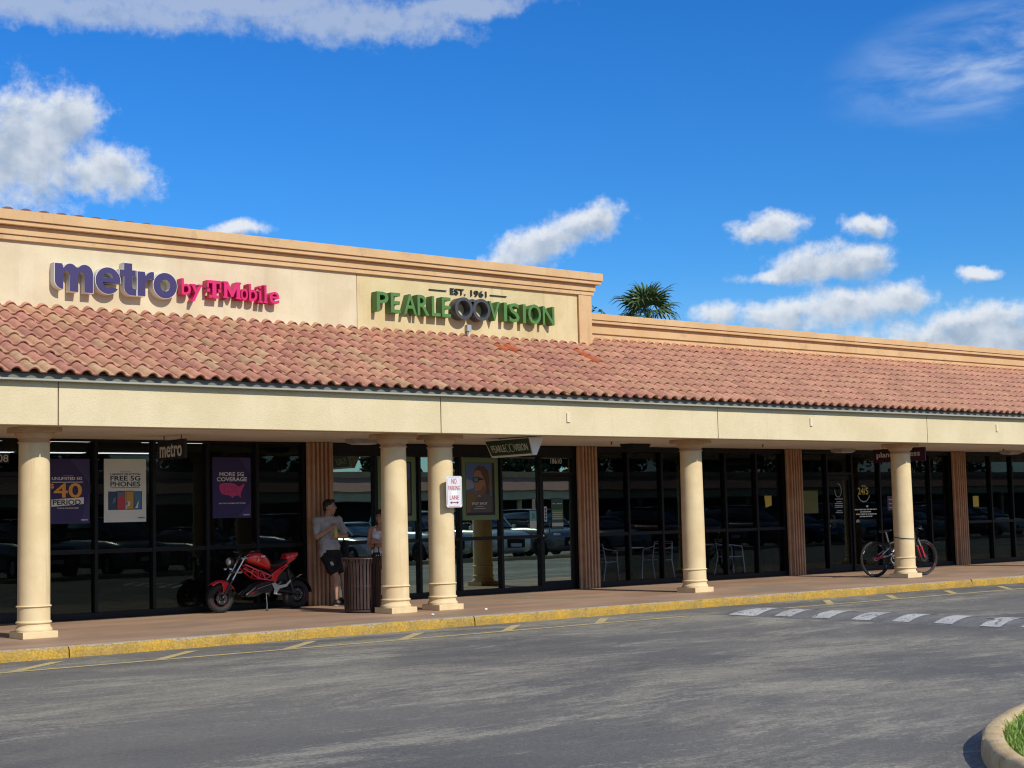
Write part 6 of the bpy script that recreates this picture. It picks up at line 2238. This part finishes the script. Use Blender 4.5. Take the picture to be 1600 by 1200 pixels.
# row of shops opposite
OB = thing('opposite_shops', (30, -42, RZ), 'cream row of shops with tiled canopy roof seen reflected in windows', 'building')
MB().box(-30, 170, -41.2, -41.0, 2.65, 3.3).build('fascia', M['fascia_stucco'], OB)
MB().add([(-30, -40.8, 3.3), (170, -40.8, 3.3), (170, -43.6, 4.35), (-30, -43.6, 4.35), (-30, -40.8, 3.22), (170, -40.8, 3.22)], [(0, 1, 2, 3), (0, 1, 5, 4)]).build('roof', M['tile_mono'] if 'tile_mono' in M else vary('tile_mono', (0.34, 0.15, 0.11), (0.42, 0.21, 0.14), 4, 0.8, stretch=(4, 0.6, 1)), OB)
MB().box(-30, 170, -44.0, -43.5, 4.1, 4.7).build('parapet', M['trim_stucco'], OB)
MB().box(-30, 170, -45.2, -45.0, RZ, 2.7).build('shopfront', M['black_frame'], OB)
MB().box(-30, 170, -60, -45.2, RZ, 4.3).build('rear_block', M['rear_stucco'], OB)
MB().box(-30, 170, -45.0, -41.2, 2.62, 2.68).build('soffit', M['soffit_paint'], OB)
for k in range(32):
    x = -26+6*k
    MB().lathe([(0.2, RZ), (0.2, 2.62)], 12, (x, -41.8, 0)).build('column', M['column_paint'], OB, smooth=50)
tl = ['tall dark tree behind the opposite shops, reflected above the grey shirt', 'broad tree behind the opposite shops, reflected near the paired columns', 'tree behind the opposite shops, reflected right of the framed advert',
      'tree behind the opposite shops, reflected near the optician door', 'tree behind the opposite shops, reflected right of the second pilaster', 'large tree behind the opposite shops, reflected near the gym door', 'leafy tree behind the opposite shops, reflected at left',
      'smaller dark tree reflected left of the optician door', 'smaller dark tree reflected in the optician door', 'smaller dark tree reflected in the first dark bay', 'smaller dark tree reflected right of the single column',
      'wide dark tree reflected at the far right windows', 'small tree reflected beside the first pilaster', 'small tree reflected behind the price poster']
for k, (x, y, h, cr) in enumerate(((64, -64, 6.4, (4.5, 3, 1.6)), (73.5, -63, 7.6, (2.6, 2.4, 2.2)), (86, -60, 12, (6, 4, 4.2)), (97, -60, 13, (6.5, 4, 4.6)), (110, -62, 13, (7, 4, 4.5)), (128, -62, 14, (9, 5, 5)), (46, -63, 11, (7, 4, 4)), (79, -57, 10, (3.4, 3, 3.6)), (91.5, -57, 11, (4.5, 3, 4)), (104, -57, 11, (5, 3, 4.2)), (118.5, -58, 11.5, (6, 3, 4.4)), (144, -60, 12, (9, 4, 4.6)), (54.5, -58, 9, (4.5, 3, 3.4)), (37, -59, 10, (5, 3, 3.6)))):
    leafy('shade_tree', x, y, RZ, h, cr, 'leaf_dark', 40+k, tl[k], 26, 110, 0.34)
for o in S.objects:
    if o.parent is None and o.type in ('EMPTY', 'MESH') and o.get('group') is None and False:
        pass
